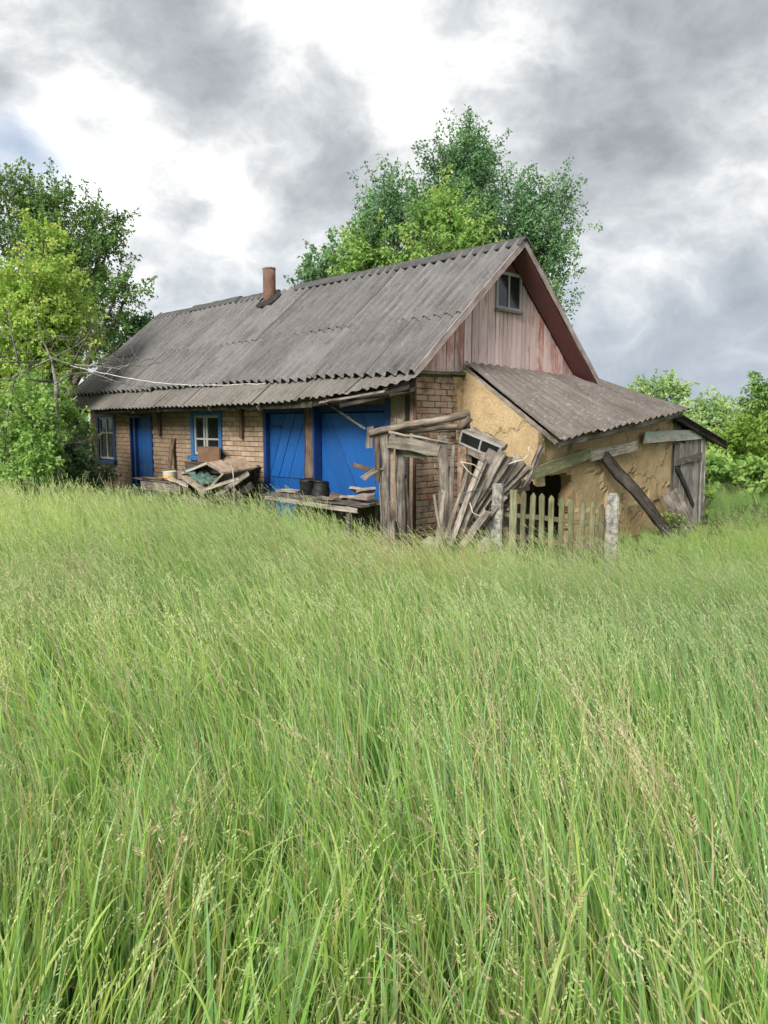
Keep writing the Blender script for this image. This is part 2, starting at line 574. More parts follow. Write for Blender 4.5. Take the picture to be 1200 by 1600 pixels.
def plank(name, a, b, width, thick, mat, parent=None, face=Vector((0, -1, 0)), seg=3, rag=0.02, warp=0.008, taper=1.0, point=None, bow=0.0):
    """a sawn board from a to b, lying in the plane whose normal is face; ragged ends, slight warp; point = sawn tip length"""
    a, b = Vector(a), Vector(b)
    L = (b - a).length
    M = frame_from(b - a, face, a)
    rows = []
    n = max(2 if L > .5 else 1, seg)
    warp = min(warp * 1.5, width * .12)
    rag = min(rag * 1.5, L * .12)
    twist = random.uniform(-.09, .09)
    ch = min(width, thick) * 0.16
    for i in range(n + 1):
        t = i / n
        wd = width * (1 + (taper - 1) * t) * (1 + random.uniform(-.03, .03))
        dy, dz = random.uniform(-warp, warp), random.uniform(-warp, warp) + bow * math.sin(t * math.pi)
        ring = []
        y, z = wd / 2, thick / 2
        for (sy, sz) in ((-1, -1), (1, -1), (1, 1), (-1, 1)):
            for (ay, az) in (((y - ch), z), (y, (z - ch))) if sy * sz > 0 else ((y, (z - ch)), ((y - ch), z)):
                x = t * L
                if i in (0, n):
                    x += random.uniform(-rag, rag) * (1 if len(ring) % 3 else .3)
                yy, zz = sy * ay, sz * az
                tw = twist * (t - .5)
                ring.append(Vector((x, yy * math.cos(tw) - zz * math.sin(tw) + dy, yy * math.sin(tw) + zz * math.cos(tw) + dz)))
        rows.append(ring)
    if point:
        ring = [Vector((q.x + point, q.y * 0.12, q.z)) for q in rows[-1]]
        rows.append(ring)
    V = [q for r_ in rows for q in r_]
    F = []
    m_ = 8
    for i in range(len(rows) - 1):
        for j in range(m_):
            F.append((i * m_ + j, i * m_ + (j + 1) % m_, (i + 1) * m_ + (j + 1) % m_, (i + 1) * m_ + j))
    F.append(tuple(range(m_)))
    F.append(tuple((len(rows) - 1) * m_ + j for j in reversed(range(m_))))
    return mk(name, [M @ q for q in V], F, mat, parent, M)


def tube_geo(pts, radii, sides=6, V=None, F=None, rough=0.0, cap=True):
    V = [] if V is None else V
    F = [] if F is None else F
    pts = [Vector(p) for p in pts]
    base = len(V)
    ref = Vector((0.13, 0.27, 0.95)).normalized()
    for i, p in enumerate(pts):
        if i == 0:
            d = pts[1] - pts[0]
        elif i == len(pts) - 1:
            d = pts[-1] - pts[-2]
        else:
            d = pts[i + 1] - pts[i - 1]
        d.normalize()
        x = d.cross(ref)
        if x.length < 0.05:
            x = d.cross(Vector((1, 0, 0)))
        x.normalize()
        y = d.cross(x)
        for j in range(sides):
            a = 2 * math.pi * j / sides
            r = radii[i] * (1 + random.uniform(-rough, rough))
            V.append(p + (x * math.cos(a) + y * math.sin(a)) * r)
    for i in range(len(pts) - 1):
        for j in range(sides):
            F.append((base + i * sides + j, base + i * sides + (j + 1) % sides, base + (i + 1) * sides + (j + 1) % sides, base + (i + 1) * sides + j))
    if cap:
        F.append(tuple(base + j for j in reversed(range(sides))))
        F.append(tuple(base + (len(pts) - 1) * sides + j for j in range(sides)))
    return V, F


def tube(name, pts, radii, mat, parent=None, sides=7, rough=0.0, smooth=True):
    if not isinstance(radii, (list, tuple)):
        radii = [radii] * len(pts)
    V, F = tube_geo(pts, radii, sides, rough=rough)
    M = frame_from(Vector(pts[-1]) - Vector(pts[0]) if (Vector(pts[-1]) - Vector(pts[0])).length > 1e-4 else Vector((1, 0, 0)), Vector((0.1, -1, 0.05)), Vector(pts[0]))
    return mk(name, V, F, mat, parent, M, smooth=smooth)


def log(name, a, b, r0, r1, mat, parent=None, n=6, wob=0.02, sides=8, rough=.07):
    a, b = Vector(a), Vector(b)
    pts = []
    for i in range(n + 1):
        t = i / n
        p = a.lerp(b, t)
        if 0 < i < n:
            p += Vector([random.uniform(-wob, wob) for _ in range(3)])
        pts.append(p)
    return tube(name, pts, [r0 + (r1 - r0) * i / n for i in range(n + 1)], mat, parent, sides, rough)


def corr_sheet(name, c00, c10, c01, c11, waves, amp, thick, mat, parent, ny=4, sag=0.0, chip=0.0, phase=0.0):
    """corrugated sheet: c00-c10 lower edge, c01-c11 upper edge, waves across"""
    c00, c10, c01, c11 = map(Vector, (c00, c10, c01, c11))
    nx = int(waves * 6)
    nrm = (c10 - c00).cross(c01 - c00).normalized()
    if nrm.z < 0:
        nrm = -nrm
    V = []
    for lay in (0, 1):
        for j in range(ny + 1):
            t = j / ny
            for i in range(nx + 1):
                s = i / nx
                p = (c00.lerp(c10, s)).lerp(c01.lerp(c11, s), t)
                z = amp * 0.5 * math.sin(2 * math.pi * waves * s + phase)
                if chip and j == 0:
                    p = p + (c01 - c00).normalized() * max(0, chip * (math.sin(s * 9 + phase * 3) + random.uniform(-.6, .9)))
                p = p + nrm * (z - lay * thick - sag * math.sin(math.pi * t))
                V.append(p)
    F = []
    w = nx + 1
    h = (ny + 1) * w
    for j in range(ny):
        for i in range(nx):
            a = j * w + i
            F.append((a, a + 1, a + w + 1, a + w))
            F.append((h + a, h + a + w, h + a + w + 1, h + a + 1))
    for i in range(nx):
        F.append((i, h + i, h + i + 1, i + 1))
        a = ny * w + i
        F.append((a, a + 1, h + a + 1, h + a))
    for j in range(ny):
        a = j * w
        F.append((a, a + w, h + a + w, h + a))
        a = j * w + nx
        F.append((a, h + a, h + a + w, a + w))
    x = (c10 - c00).normalized()
    M = frame_from(x, nrm, c00)
    o = mk(name, V, F, mat, parent, M, fix=True)
    return o


def poly_prism(name, pts2, to3, depth_vec, mat, parent, M=None):
    """extrude a planar polygon (2-D list mapped by to3) by depth_vec"""
    a = [to3(*p) for p in pts2]
    b_ = [p + depth_vec for p in a]
    n = len(a)
    F = [tuple(range(n)), tuple(range(2 * n - 1, n - 1, -1))]
    for i in range(n):
        F.append((i, (i + 1) % n, n + (i + 1) % n, n + i))
    return mk(name, a + b_, F, mat, parent, M)


def clip(poly, inside, inter):
    out = []
    for i in range(len(poly)):
        p, q = poly[i], poly[(i + 1) % len(poly)]
        if inside(p):
            out.append(p)
            if not inside(q):
                out.append(inter(p, q))
        elif inside(q):
            out.append(inter(p, q))
    return out


def clip_rect(poly, x0, x1, y0, y1):
    for ax, lim, sg in ((0, x0, 1), (0, x1, -1), (1, y0, 1), (1, y1, -1)):
        if not poly:
            return poly
        poly = clip(poly, lambda p: (p[ax] - lim) * sg >= -1e-9,
                    lambda p, q: tuple(p[k] + (q[k] - p[k]) * (lim - p[ax]) / (q[ax] - p[ax]) for k in (0, 1)))
    return poly


def copy_obj(src, parent, M):
    c = src.copy()
    return link(c, parent, M)


def vnoise(x, y, seed=0):
    """cheap smooth value noise for shaping (python)"""
    def h(i, j):
        n = math.sin(i * 127.1 + j * 311.7 + seed * 74.7) * 43758.5453
        return n - math.floor(n)
    i, j = math.floor(x), math.floor(y)
    fx, fy = x - i, y - j
    fx, fy = fx * fx * (3 - 2 * fx), fy * fy * (3 - 2 * fy)
    return (h(i, j) * (1 - fx) + h(i + 1, j) * fx) * (1 - fy) + (h(i, j + 1) * (1 - fx) + h(i + 1, j + 1) * fx) * fy


def slab_grid(name, na, nb, pos, mask, thick_vec, mat, parent):
    """a thick wall from a parametric grid pos(a,b), faces kept where mask(a,b) is true"""
    idx, V, F = {}, [], []

    def vid(i, j, lay):
        k = (i, j, lay)
        if k not in idx:
            p = pos(i / na, j / nb)
            idx[k] = len(V)
            V.append(p + thick_vec * lay)
        return idx[k]
    keep = {(i, j) for i in range(na) for j in range(nb) if mask((i + .5) / na, (j + .5) / nb)}
    for (i, j) in keep:
        F.append((vid(i, j, 0), vid(i + 1, j, 0), vid(i + 1, j + 1, 0), vid(i, j + 1, 0)))
        F.append((vid(i, j, 1), vid(i, j + 1, 1), vid(i + 1, j + 1, 1), vid(i + 1, j, 1)))
        for (di, dj, e) in ((-1, 0, ((i, j), (i, j + 1))), (1, 0, ((i + 1, j), (i + 1, j + 1))), (0, -1, ((i, j), (i + 1, j))), (0, 1, ((i, j + 1), (i + 1, j + 1)))):
            if (i + di, j + dj) not in keep:
                (p, q) = e
                F.append((vid(*p, 0), vid(*q, 0), vid(*q, 1), vid(*p, 1)))
    return mk(name, V, F, mat, parent, smooth=False)


# ------------------------------------------------------------------ ground
def build_ground():
    xs = sorted(set(list(np.arange(-16, 16.01, 0.8)) + [-600, -300, -150, -80, -50, -35, -25, -20, 20, 25, 35, 50, 80, 150, 300, 600]))
    ys = sorted(set(list(np.arange(-4, 28.01, 0.8)) + [-200, -60, -20, -10, 32, 40, 50, 70, 100, 160, 300, 600, 1200]))
    V = [(x, y, gz(x, y)) for y in ys for x in xs]
    n = len(xs)
    F = [(j * n + i, j * n + i + 1, (j + 1) * n + i + 1, (j + 1) * n + i) for j in range(len(ys) - 1) for i in range(n - 1)]
    m, gg, b = new_mat('meadow_soil', 0.98, 0.05)
    p = gg.n('ShaderNodeNewGeometry').outputs['Position']
    n_ = gg.noise(p, 2.5, 6, .7)
    gg.l(gg.ramp(n_, [(.3, (.045, .05, .02)), (.55, (.08, .10, .035)), (.75, (.12, .12, .055))]), b.inputs['Base Color'])
    bump(gg, b, n_, .6, .05)
    o = mk('ground', V, F, m, None, Matrix.Identity(4), smooth=True)
    o['kind'] = 'structure'


build_ground()

# ================================================================== THE HOUSE
house = thing('farmhouse', O, 'long brick farmhouse with grey corrugated roof, blue doors and faded red plank gable', 'house')
HL, HV = 11.2, 4.22               # length along u, depth along v
EAVE_V, EAVE_W, RIDGE_V, RIDGE_W = -0.36, 2.62, 2.11, 4.74
PITCH = (RIDGE_W - EAVE_W) / (RIDGE_V - EAVE_V)


def roof_w(v):
    return EAVE_W + (v - EAVE_V) * PITCH if v <= RIDGE_V else RIDGE_W - (v - RIDGE_V) * PITCH


# front wall with openings (u0,u1,w0,w1)
OPEN = [(0.55, 3.74, -.2, 2.22), (5.12, 6.28, 1.24, 2.15), (7.96, 9.05, -.2, 2.12), (9.82, 10.78, 0.98, 2.13)]
bx = []
prev = 0.25
for (a, b_, w0, w1) in OPEN:
    bx.append((prev, a, .012, .26, -.3, 2.55))
    bx.append((a, b_, .012, .26, w1, 2.55))
    if w0 > 0:
        bx.append((a, b_, .012, .26, -.3, w0))
    prev = b_
bx.append((prev, HL, .012, .26, -.3, 2.55))
wall_front = boxes_uvw('front_wall', bx, M_MORTAR, house)
boxes_uvw('plaster_patch', [(0.0, 0.53, -.006, .0115, -.3, 2.5)], M_PLASTER, wall_front)

# side and back walls
gable_wall = boxes_uvw('gable_wall', [(.012, .25, 0.0, HV, -.3, 2.66)], M_MORTAR_D, house)
boxes_uvw('back_wall', [(.25, HL, HV - .25, HV, -.3, 2.55)], M_MORTAR, house)
boxes_uvw('end_wall', [(HL - .25, HL, .26, HV - .25, -.3, 2.55)], M_MORTAR, house)
poly_prism('end_gable', [(-.05, 2.55), (HV + .05, 2.55), (RIDGE_V, roof_w(RIDGE_V) - .1)], lambda v, w: W(HL - .1, v, w), D1 * .08, M_WOOD, house)

# bricks : a few shared shapes, copied in a loop
BL, BH, BD = 0.265, 0.080, 0.10


def brick_mesh(i, length, red):
    V = []
    for x in (-length / 2, length / 2):
        for y in (-BD / 2, BD / 2):
            for z in (-BH / 2, BH / 2):
                k = .007 if red else .004
                V.append((x + random.uniform(-k, k), y + random.uniform(-.003, .003), z + random.uniform(-k * .7, k * .7)))
    me = bpy.data.meshes.new('brick')
    me.from_pydata(V, [], BOXF)
    bm = bmesh.new()
    bm.from_mesh(me)
    bmesh.ops.recalc_face_normals(bm, faces=bm.faces)
    bmesh.ops.bevel(bm, geom=[e for e in bm.edges], offset=.006, segments=1, affect='EDGES')
    bm.to_mesh(me)
    bm.free()
    me.materials.append(M_BRICK_RED if red else M_BRICK)
    return me


def brick_spots(u0, u1, w0, w1, openings, course):
    out = []
    k = 0
    w = w0
    while w < w1:
        u = u0 - (0.13 if k % 2 else 0.0)
        while u < u1:
            a, b_ = max(u, u0), min(u + BL, u1)
            segs = [(a, b_)]
            for (o0, o1, q0, q1) in openings:
                if q0 - .03 < w < q1 + .03:
                    ns = []
                    for (s, e) in segs:
                        if e <= o0 or s >= o1:
                            ns.append((s, e))
                        else:
                            if s < o0:
                                ns.append((s, o0))
                            if e > o1:
                                ns.append((o1, e))
                    segs = ns
            for (s, e) in segs:
                if e - s > .04:
                    out.append((s, e, w))
            u += BL + .012
        w += course
        k += 1
    return out


def lay_bricks(spots, horiz, face, parent, red, limit, origin_fn):
    variants = {}
    rest_V, rest_F = [], []
    for n, (s, e, w) in enumerate(spots):
        ln = round((e - s) * 20) / 20
        ln = max(ln, .05)
        c = origin_fn((s + e) / 2, w, (BD / 2) + random.uniform(-.012 if red else -.004, .006 if red else .004))
        M = frame_from(horiz, UP, c)
        M = M @ Matrix.Scale((e - s) / ln, 4, Vector((1, 0, 0)))
        key = (ln, random.randrange(4))
        if key not in variants:
            variants[key] = brick_mesh(n, ln, red)
        me = variants[key]
        if n < limit:
            o = bpy.data.objects.new('brick', me)
            link(o, parent, M)
        else:
            k = len(rest_V)
            rest_V += [M @ v.co for v in me.vertices]
            rest_F += [tuple(k + i for i in p.vertices) for p in me.polygons]
    if rest_V:
        o = mk('brickwork', rest_V, rest_F, M_BRICK_RED if red else M_BRICK, parent, fix=False)
        o['kind'] = 'stuff'


g_sp = [s for s in brick_spots(0.0, 1.12, 0.30, 2.62, [], 0.091)]
lay_bricks(g_sp, D2, -D1, gable_wall, True, 140, lambda a, w, d: W(d - .008, a, w))
f_sp = brick_spots(3.78, HL, 0.34, 2.30, OPEN[1:], 0.093)
f_sp.sort(key=lambda s: s[0])
lay_bricks(f_sp, D1, -D2, wall_front, False, 160, lambda a, w, d: W(a, d - .006, w))

# gable planks (each its own board)
gable = boxes_uvw('gable_boarding', [(.055, .075, 0.05, HV - .05, 2.66, 2.68)], M_WOOD_DARK, house)
poly_prism('gable_backing', [(-.15, 2.69), (HV + .15, 2.69), (RIDGE_V, roof_w(RIDGE_V) - .16)], lambda v, w: W(.045, v, w), D1 * .02, M_WOOD_DARK, gable)
edges = [-.22, .06, .24, .48, .71, .90, 1.12, 1.30, 1.475, 1.70, 1.90, 2.005, 2.115, 2.23, 2.34, 2.48, 2.625, 2.76, 2.89, 3.10, 3.30, 3.50, 3.70, 3.92, 4.14, 4.36, 4.46]
AW = (1.88, 2.56, 3.78, 4.36)      # attic window opening v0,v1,w0,w1
for i in range(len(edges) - 1):
    v0, v1 = edges[i] + .008, edges[i + 1] - .008
    bot = 2.70 + random.uniform(-.012, .01)
    t0, t1 = roof_w(v0) - .07, roof_w(v1) - .07
    mid = (v0 + v1) / 2
    d = .018 + random.uniform(-.005, .007)
    over = mid > AW[0] and mid < AW[1]
    if v0 < RIDGE_V < v1:
        poly = [(v0, bot), (v1, bot), (v1, t1), (RIDGE_V, roof_w(RIDGE_V) - .07), (v0, t0)]
    else:
        poly = [(v0, bot), (v1, bot), (v1, t1), (v0, t0)]
    if min(t0, t1) < bot + .02:
        poly = [(v0, bot), (v1, bot), (v1, max(t1, bot + .01)), (v0, max(t0, bot + .01))]
    if over:
        poly = [(v0, bot), (v1, bot), (v1, AW[2] - .02), (v0, AW[2] - .02)]
    M = frame_from(UP, -D1, W(d, mid, bot))
    o = poly_prism('board', poly, lambda v, w: W(.04 - d, v, w), D1 * d * .9, M_GABLE, gable, M)
    amt = 0.14 if (mid < 1.2 or mid > 3.6) else (0.06 if mid > 2.8 else -0.06)
    if i in (6, 19, 21):
        amt += .12
    amt += random.uniform(-.05, .05)
    at = o.data.attributes.new('paint', 'FLOAT', 'POINT')
    # paint kept better close under the overhang, along the top edge of each board
    for k_, vv in enumerate(o.data.vertices):
        at.data[k_].value = amt + (0.06 if vv.co.x > 0.1 else -0.03)
# ledge under the boards
plank('sill_board', W(-.03, -.05, 2.672), W(-.03, 1.15, 2.685), .05, .12, M_WOOD_MOSS, gable, face=-D1)
plank('sill_board', W(-.02, 1.2, 2.685), W(-.02, 4.25, 2.68), .05, .10, M_WOOD, gable, face=-D1)

# attic window
aw = boxes_uvw('attic_window', [(-.012, .03, AW[0], AW[1], AW[2] - .02, AW[2] + .03), (-.012, .03, AW[0], AW[0] + .045, AW[2] + .03, AW[3] - .05),
                                (-.012, .03, AW[1] - .045, AW[1], AW[2] + .03, AW[3] - .05), (-.012, .03, AW[0], AW[1], AW[3] - .05, AW[3]),
                                (-.008, .03, 2.195, 2.235, AW[2] + .03, AW[3] - .05)], M_WHITE, house, .003)
boxes_uvw('pane', [(.008, .014, AW[0] + .045, 2.195, AW[2] + .03, AW[3] - .05)], M_GLASS, aw)
boxes_uvw('pane', [(.009, .015, 2.235, AW[1] - .045, AW[2] + .03, AW[3] - .05)], M_GLASS, aw)
boxes_uvw('window_sill', [(-.05, .0, AW[0] - .03, AW[1] + .03, AW[2] - .055, AW[2] - .02)], M_WOOD_PALE, aw, .003)
# peak board above the window
poly_prism('peak_board', [(1.84, AW[3]), (2.60, AW[3] - .10), (RIDGE_V, roof_w(RIDGE_V) - .09)], lambda v, w: W(.012, v, w), D1 * .02, M_MAROON, gable)

# roof : two slopes of corrugated sheets, two rows each, joined under a ridge cap
SU0, SU1 = -.35, 11.42
roof = thing_roof = boxes_uvw('roof', [(SU0 + .35, SU1 - .3, RIDGE_V - .05, RIDGE_V + .05, RIDGE_W - .30, RIDGE_W - .14)], M_WOOD_DARK, house)
NS = 9
sw = (SU1 - SU0) / NS
OFF = .035                        # lift of the sheet mid-plane above the rafters line


def slope_pt(u, v, lift):
    side = -1 if v <= RIDGE_V else 1
    nrm = (D2 * (side * PITCH) + UP).normalized()
    return W(u, v, roof_w(v)) + nrm * lift


for side in (0, 1):
    for row in (0, 1):
        for k in range(NS):
            so = .0 if row else .31
            ua, ub = max(SU0, SU0 + k * sw - .05 - so), (SU1 if k == NS - 1 else SU0 + (k + 1) * sw + .03 - so)
            lo, hi = ((EAVE_V, 0.78), (0.66, RIDGE_V - .01))[row]
            jit = [random.uniform(-.03, .03) for _ in range(4)]
            lift = OFF + (.006 if row else 0) + ((k + row) % 2) * .012
            if side == 0:
                c00, c10 = slope_pt(ua, lo + jit[0], lift + .006 * row), slope_pt(ub, lo + jit[1], lift + .006 * row)
                c01, c11 = slope_pt(ua, hi, lift), slope_pt(ub, hi, lift)
            else:
                f_ = lambda v: 2 * RIDGE_V - v + .005
                c00, c10 = slope_pt(ua, f_(lo), lift), slope_pt(ub, f_(lo), lift)
                c01, c11 = slope_pt(ua, f_(hi), lift), slope_pt(ub, f_(hi), lift)
            corr_sheet('roof_sheet', c00, c10, c01, c11, (ub - ua) / .225, .092, .008, M_SLATE, roof, ny=4, sag=random.uniform(-.004, .010), chip=(.02 if row == 0 and random.random() < .3 else 0), phase=2 * math.pi * (ua - SU0) / .225)
# ridge cap in uneven lengths
segs = [(-.40, 3.6, 0), (3.55, 5.35, .012), (6.05, 7.55, -.01), (7.5, 9.6, .02), (9.5, 11.45, 0)]
for (a, b_, dz) in segs:
    V, F = [], []
    n = 8
    for i in range(n + 1):
        u = a + (b_ - a) * i / n
        z0 = RIDGE_W + .105 + dz + random.uniform(-.006, .006)
        for (v, z) in ((-.17, -.145), (-.03, -.005), (.03, -.005), (.17, -.145), (.165, -.16), (.0, -.022), (-.165, -.16)):
            V.append(W(u, RIDGE_V + v, z0 + z))
    for i in range(n):
        for j in range(7):
            F.append((i * 7 + j, i * 7 + (j + 1) % 7, (i + 1) * 7 + (j + 1) % 7, (i + 1) * 7 + j))
    F += [tuple(range(7)), tuple(n * 7 + j for j in range(7))]
    mk('ridge_cap', V, F, M_RIDGE, roof)
# barge boards and soffits along the gable verge
for (va, vb) in ((EAVE_V - .02, RIDGE_V), (2 * RIDGE_V - EAVE_V + .02, RIDGE_V)):
    sgn = -1 if va < vb else 1
    nrm = (D2 * (sgn * PITCH) + UP).normalized()
    a, b_ = W(-.36, va, roof_w(va)) + nrm * .012, W(-.36, vb, RIDGE_W) + nrm * .012
    plank('barge_board', a, b_, .10, .022, M_BARGE, roof, face=-D1, seg=6, warp=.003, rag=.004)
    # boards of the overhang seen from below
    a, b_ = W(-.175, va + (.1 if sgn < 0 else -.1), roof_w(va + (.1 if sgn < 0 else -.1))) - nrm * .045, W(-.175, vb, RIDGE_W) - nrm * .045
    plank('soffit_board', a, b_, .33, .018, M_MAROON, roof, face=-nrm, seg=4, warp=.002, rag=.0)
# verge edge on the far end
for (va, vb) in ((EAVE_V, RIDGE_V),):
    plank('barge_board', W(SU1 - .02, va, roof_w(va) - .05), W(SU1 - .02, vb, RIDGE_W - .05), .11, .02, M_WOOD, roof, face=D1, seg=4, warp=.003)
# eave boards
plank('eave_board', W(SU0 + .05, EAVE_V + .12, 2.615), W(SU1 - .1, EAVE_V + .12, 2.60), .10, .03, M_WOOD_DARK, roof, face=-D2, seg=8)

# chimney : clay pipe in a tarred patch
cu, cv = 5.95, 1.78
pc = W(cu, cv, 0)
chim = tube('chimney', [pc + UP * 4.25, pc + UP * 4.6, pc + UP * 5.0, pc + UP * 5.20], [.135, .135, .134, .135], M_CHIM, house, 20, .008)
tube('rim', [pc + UP * 5.19, pc + UP * 5.225], [.142, .142], M_CONC, chim, 20)
V, F = [], []
nn = 14
for ring, (rr, hh) in enumerate(((.14, .13), (.18, .08), (.24, .06), (.27, .02))):
    for j in range(nn):
        a = 2 * math.pi * j / nn
        r_ = rr * (1 + random.uniform(-.18, .18) * (ring > 0))
        u, v = cu + r_ * math.cos(a) * 1.1, cv + r_ * math.sin(a) * .8
        V.append(slope_pt(u, min(v, RIDGE_V - .01), OFF + .055 + hh * .6))
for ring in range(3):
    for j in range(nn):
        F.append((ring * nn + j, ring * nn + (j + 1) % nn, (ring + 1) * nn + (j + 1) % nn, (ring + 1) * nn + j))
mk('tar_collar', V, F, M_TAR, chim, smooth=True)

# porch roof : lower strip of smaller corrugated sheets that climbs and narrows at its right end
porch = boxes_uvw('porch_roof', [(.3, 10.5, -.30, -.24, 2.40, 2.47)], M_WOOD_DARK, house)
outer = [(11.05, -.70, 2.235), (6.0, -.76, 2.245), (2.75, -.76, 2.255), (1.5, -.74, 2.30), (.45, -.66, 2.385), (-.36, -.44, 2.53)]


def outer_at(u):
    for (a, b_) in zip(outer[:-1], outer[1:]):
        if a[0] >= u >= b_[0]:
            t = (a[0] - u) / (a[0] - b_[0])
            return a[1] + (b_[1] - a[1]) * t, a[2] + (b_[2] - a[2]) * t
    return (outer[0][1], outer[0][2]) if u > outer[0][0] else (outer[-1][1], outer[-1][2])


us = np.linspace(-.36, 11.05, 11)
for k in range(10):
    ua, ub = us[k] - .02, us[k + 1] + .03
    (va, wa), (vb, wb) = outer_at(ua), outer_at(ub)
    j1, j2 = random.uniform(-.012, .012), random.uniform(-.012, .012)
    dz = (k % 2) * .008
    corr_sheet('roof_sheet', W(ua, va + j1, wa + dz), W(ub, vb + j2, wb + dz), W(ua, -.18, 2.725 + dz), W(ub, -.18, 2.725 + dz), (ub - ua) / .165, .042, .007, M_SLATE_V, porch, ny=3,
               chip=(.035 if k in (0, 1) else .008), phase=.4, sag=.005)
# porch edge beam, rafters and hanging struts
plank('edge_beam', W(10.9, -.60, 2.21), W(1.6, -.62, 2.215), .09, .05, M_WOOD_DARK, porch, face=-D2, seg=10, warp=.01)
plank('edge_beam', W(1.7, -.60, 2.22), W(-.25, -.40, 2.42), .08, .05, M_WOOD_DARK, porch, face=-D2, seg=4, warp=.01)
for u in (0.1, 1.2, 2.9, 4.4, 6.3, 7.5, 9.4, 10.8):
    (vo, wo_) = outer_at(u)
    plank('rafter', W(u, .02, 2.53), W(u, vo + .05, wo_ - .07), .09, .05, M_WOOD_DARK, porch, face=D1, seg=2)
for u, wl in ((7.54, 1.67), (4.39, 1.66)):
    plank('hanging_strut', W(u, -.06, 2.45), W(u, -.05, wl), .075, .05, M_WOOD_BROWN, porch, face=-D2, seg=2)
plank('diagonal_brace', W(1.45, -.48, 2.26), W(.85, -.20, 1.86), .03, .025, M_WOOD, porch, face=-D2)
plank('broken_batten', W(1.3, -.68, 2.255), W(.1, -.56, 2.375), .035, .025, M_WOOD, porch, face=-D2, seg=6, rag=.05, warp=.012)
plank('broken_batten', W(.9, -.63, 2.20), W(-.32, -.36, 2.40), .06, .025, M_WOOD_DARK, porch, face=-D2, seg=6, rag=.06, warp=.015)

# ---- blue garage doors, planks laid diagonally
gd = boxes_uvw('garage_doors', [(.56, 3.73, .17, .19, -.2, 2.2)], M_DARK, house)  # near-black backing sheet behind the door leaves
boxes_uvw('door_frame', [(3.66, 3.735, -.02, .16, -.2, 2.2), (.50, .60, -.02, .16, -.2, 2.3), (.60, 3.66, -.01, .16, 2.12, 2.22)], M_BLUE_D, gd, .002)


def diag_leaf(u0, u1, w0, w1, slope, pitch, depth, mat, parent):
    """boards at an angle, clipped to the leaf"""
    L = 6.0
    ang = math.atan(slope)
    dx, dy = math.cos(ang), math.sin(ang)
    nx_, ny_ = -dy, dx
    cx, cy = (u0 + u1) / 2, (w0 + w1) / 2
    k = -14
    pos = k * pitch
    while pos < 14 * pitch:
        wd = pitch * random.uniform(.8, 1.2)
        p0, p1 = pos + .005, pos + wd - .005
        pos += wd
        quad = [(cx + dx * a + nx_ * p, cy + dy * a + ny_ * p) for (a, p) in ((-L, p0), (L, p0), (L, p1), (-L, p1))]
        poly = clip_rect(quad, u0, u1, w0, w1)
        if len(poly) < 3:
            continue
        area = abs(sum(poly[i][0] * poly[(i + 1) % len(poly)][1] - poly[(i + 1) % len(poly)][0] * poly[i][1] for i in range(len(poly)))) / 2
        if area < .004:
            continue
        dd = depth + random.uniform(-.010, .008)
        c = [sum(p[i] for p in poly) / len(poly) for i in (0, 1)]
        M = frame_from(D1 * dx + UP * dy, -D2, W(c[0], dd, c[1]))
        poly_prism('plank', poly, lambda u, w: W(u, dd, w), D2 * .022, mat, parent, M)


leaf_l = boxes_uvw('door_leaf', [(2.58, 3.65, .10, .12, -.15, 2.1)], M_BLUE_D, gd)
# seen from the front u runs right-to-left, so a positive slope in (u,w) leans to the left
diag_leaf(2.56, 3.65, .98, 2.1, -2.2, .27, .07, M_BLUE, leaf_l)
diag_leaf(2.56, 3.65, -.1, .968, 1.9, .26, .068, M_BLUE, leaf_l)
leaf_r = boxes_uvw('door_leaf', [(.62, 2.20, .10, .12, -.15, 2.1)], M_BLUE_D, gd)
diag_leaf(.61, 2.20, -.1, 2.1, 1.7, .36, .07, M_BLUE, leaf_r)
pst = plank('centre_post', W(2.40, -.02, -.2), W(2.37, -.02, 2.2), .22, .13, M_WOOD_BROWN, gd, face=-D2, seg=4, warp=.006)
boxes_uvw('painted_edge', [(2.20, 2.25, -.09, .06, -.2, 2.18)], M_BLUE_D, pst, .004)
boxes_uvw('hinge', [(3.30, 3.64, .045, .066, 1.86, 1.90)], M_BLUE_D, leaf_l, .001)
boxes_uvw('hinge', [(.62, .98, .045, .066, 1.86, 1.90)], M_BLUE_D, leaf_r, .001)

# ---- house door, left part a deep blue jamb, right part the leaf
dr = boxes_uvw('front_door', [(8.0, 8.78, .08, .12, -.2, 2.08)], M_BLUE, house)
boxes_uvw('door_frame', [(7.965, 8.0, -.015, .2, -.2, 2.1), (8.78, 8.86, -.01, .2, -.2, 2.1), (9.0, 9.045, -.015, .2, -.2, 2.1), (8.0, 9.0, -.01, .2, 2.06, 2.115)], M_BLUE_D, dr, .002)
boxes_uvw('side_panel', [(8.86, 9.0, .06, .1, -.2, 2.06)], M_BLUE_D, dr)
for k in range(4):
    a = 8.006 + k * .193
    poly_prism('plank', [(a, -.1), (a + .187, -.1), (a + .187, 2.05), (a, 2.05)], lambda u, w: W(u, .078, w), -D2 * .02, M_BLUE, dr, frame_from(UP, -D2, W(a, .07, 0)))
tube('handle', [W(8.70, .055, 1.05), W(8.70, -.0, 1.05), W(8.62, -.0, 1.05)], .01, M_RUST, dr, 6)


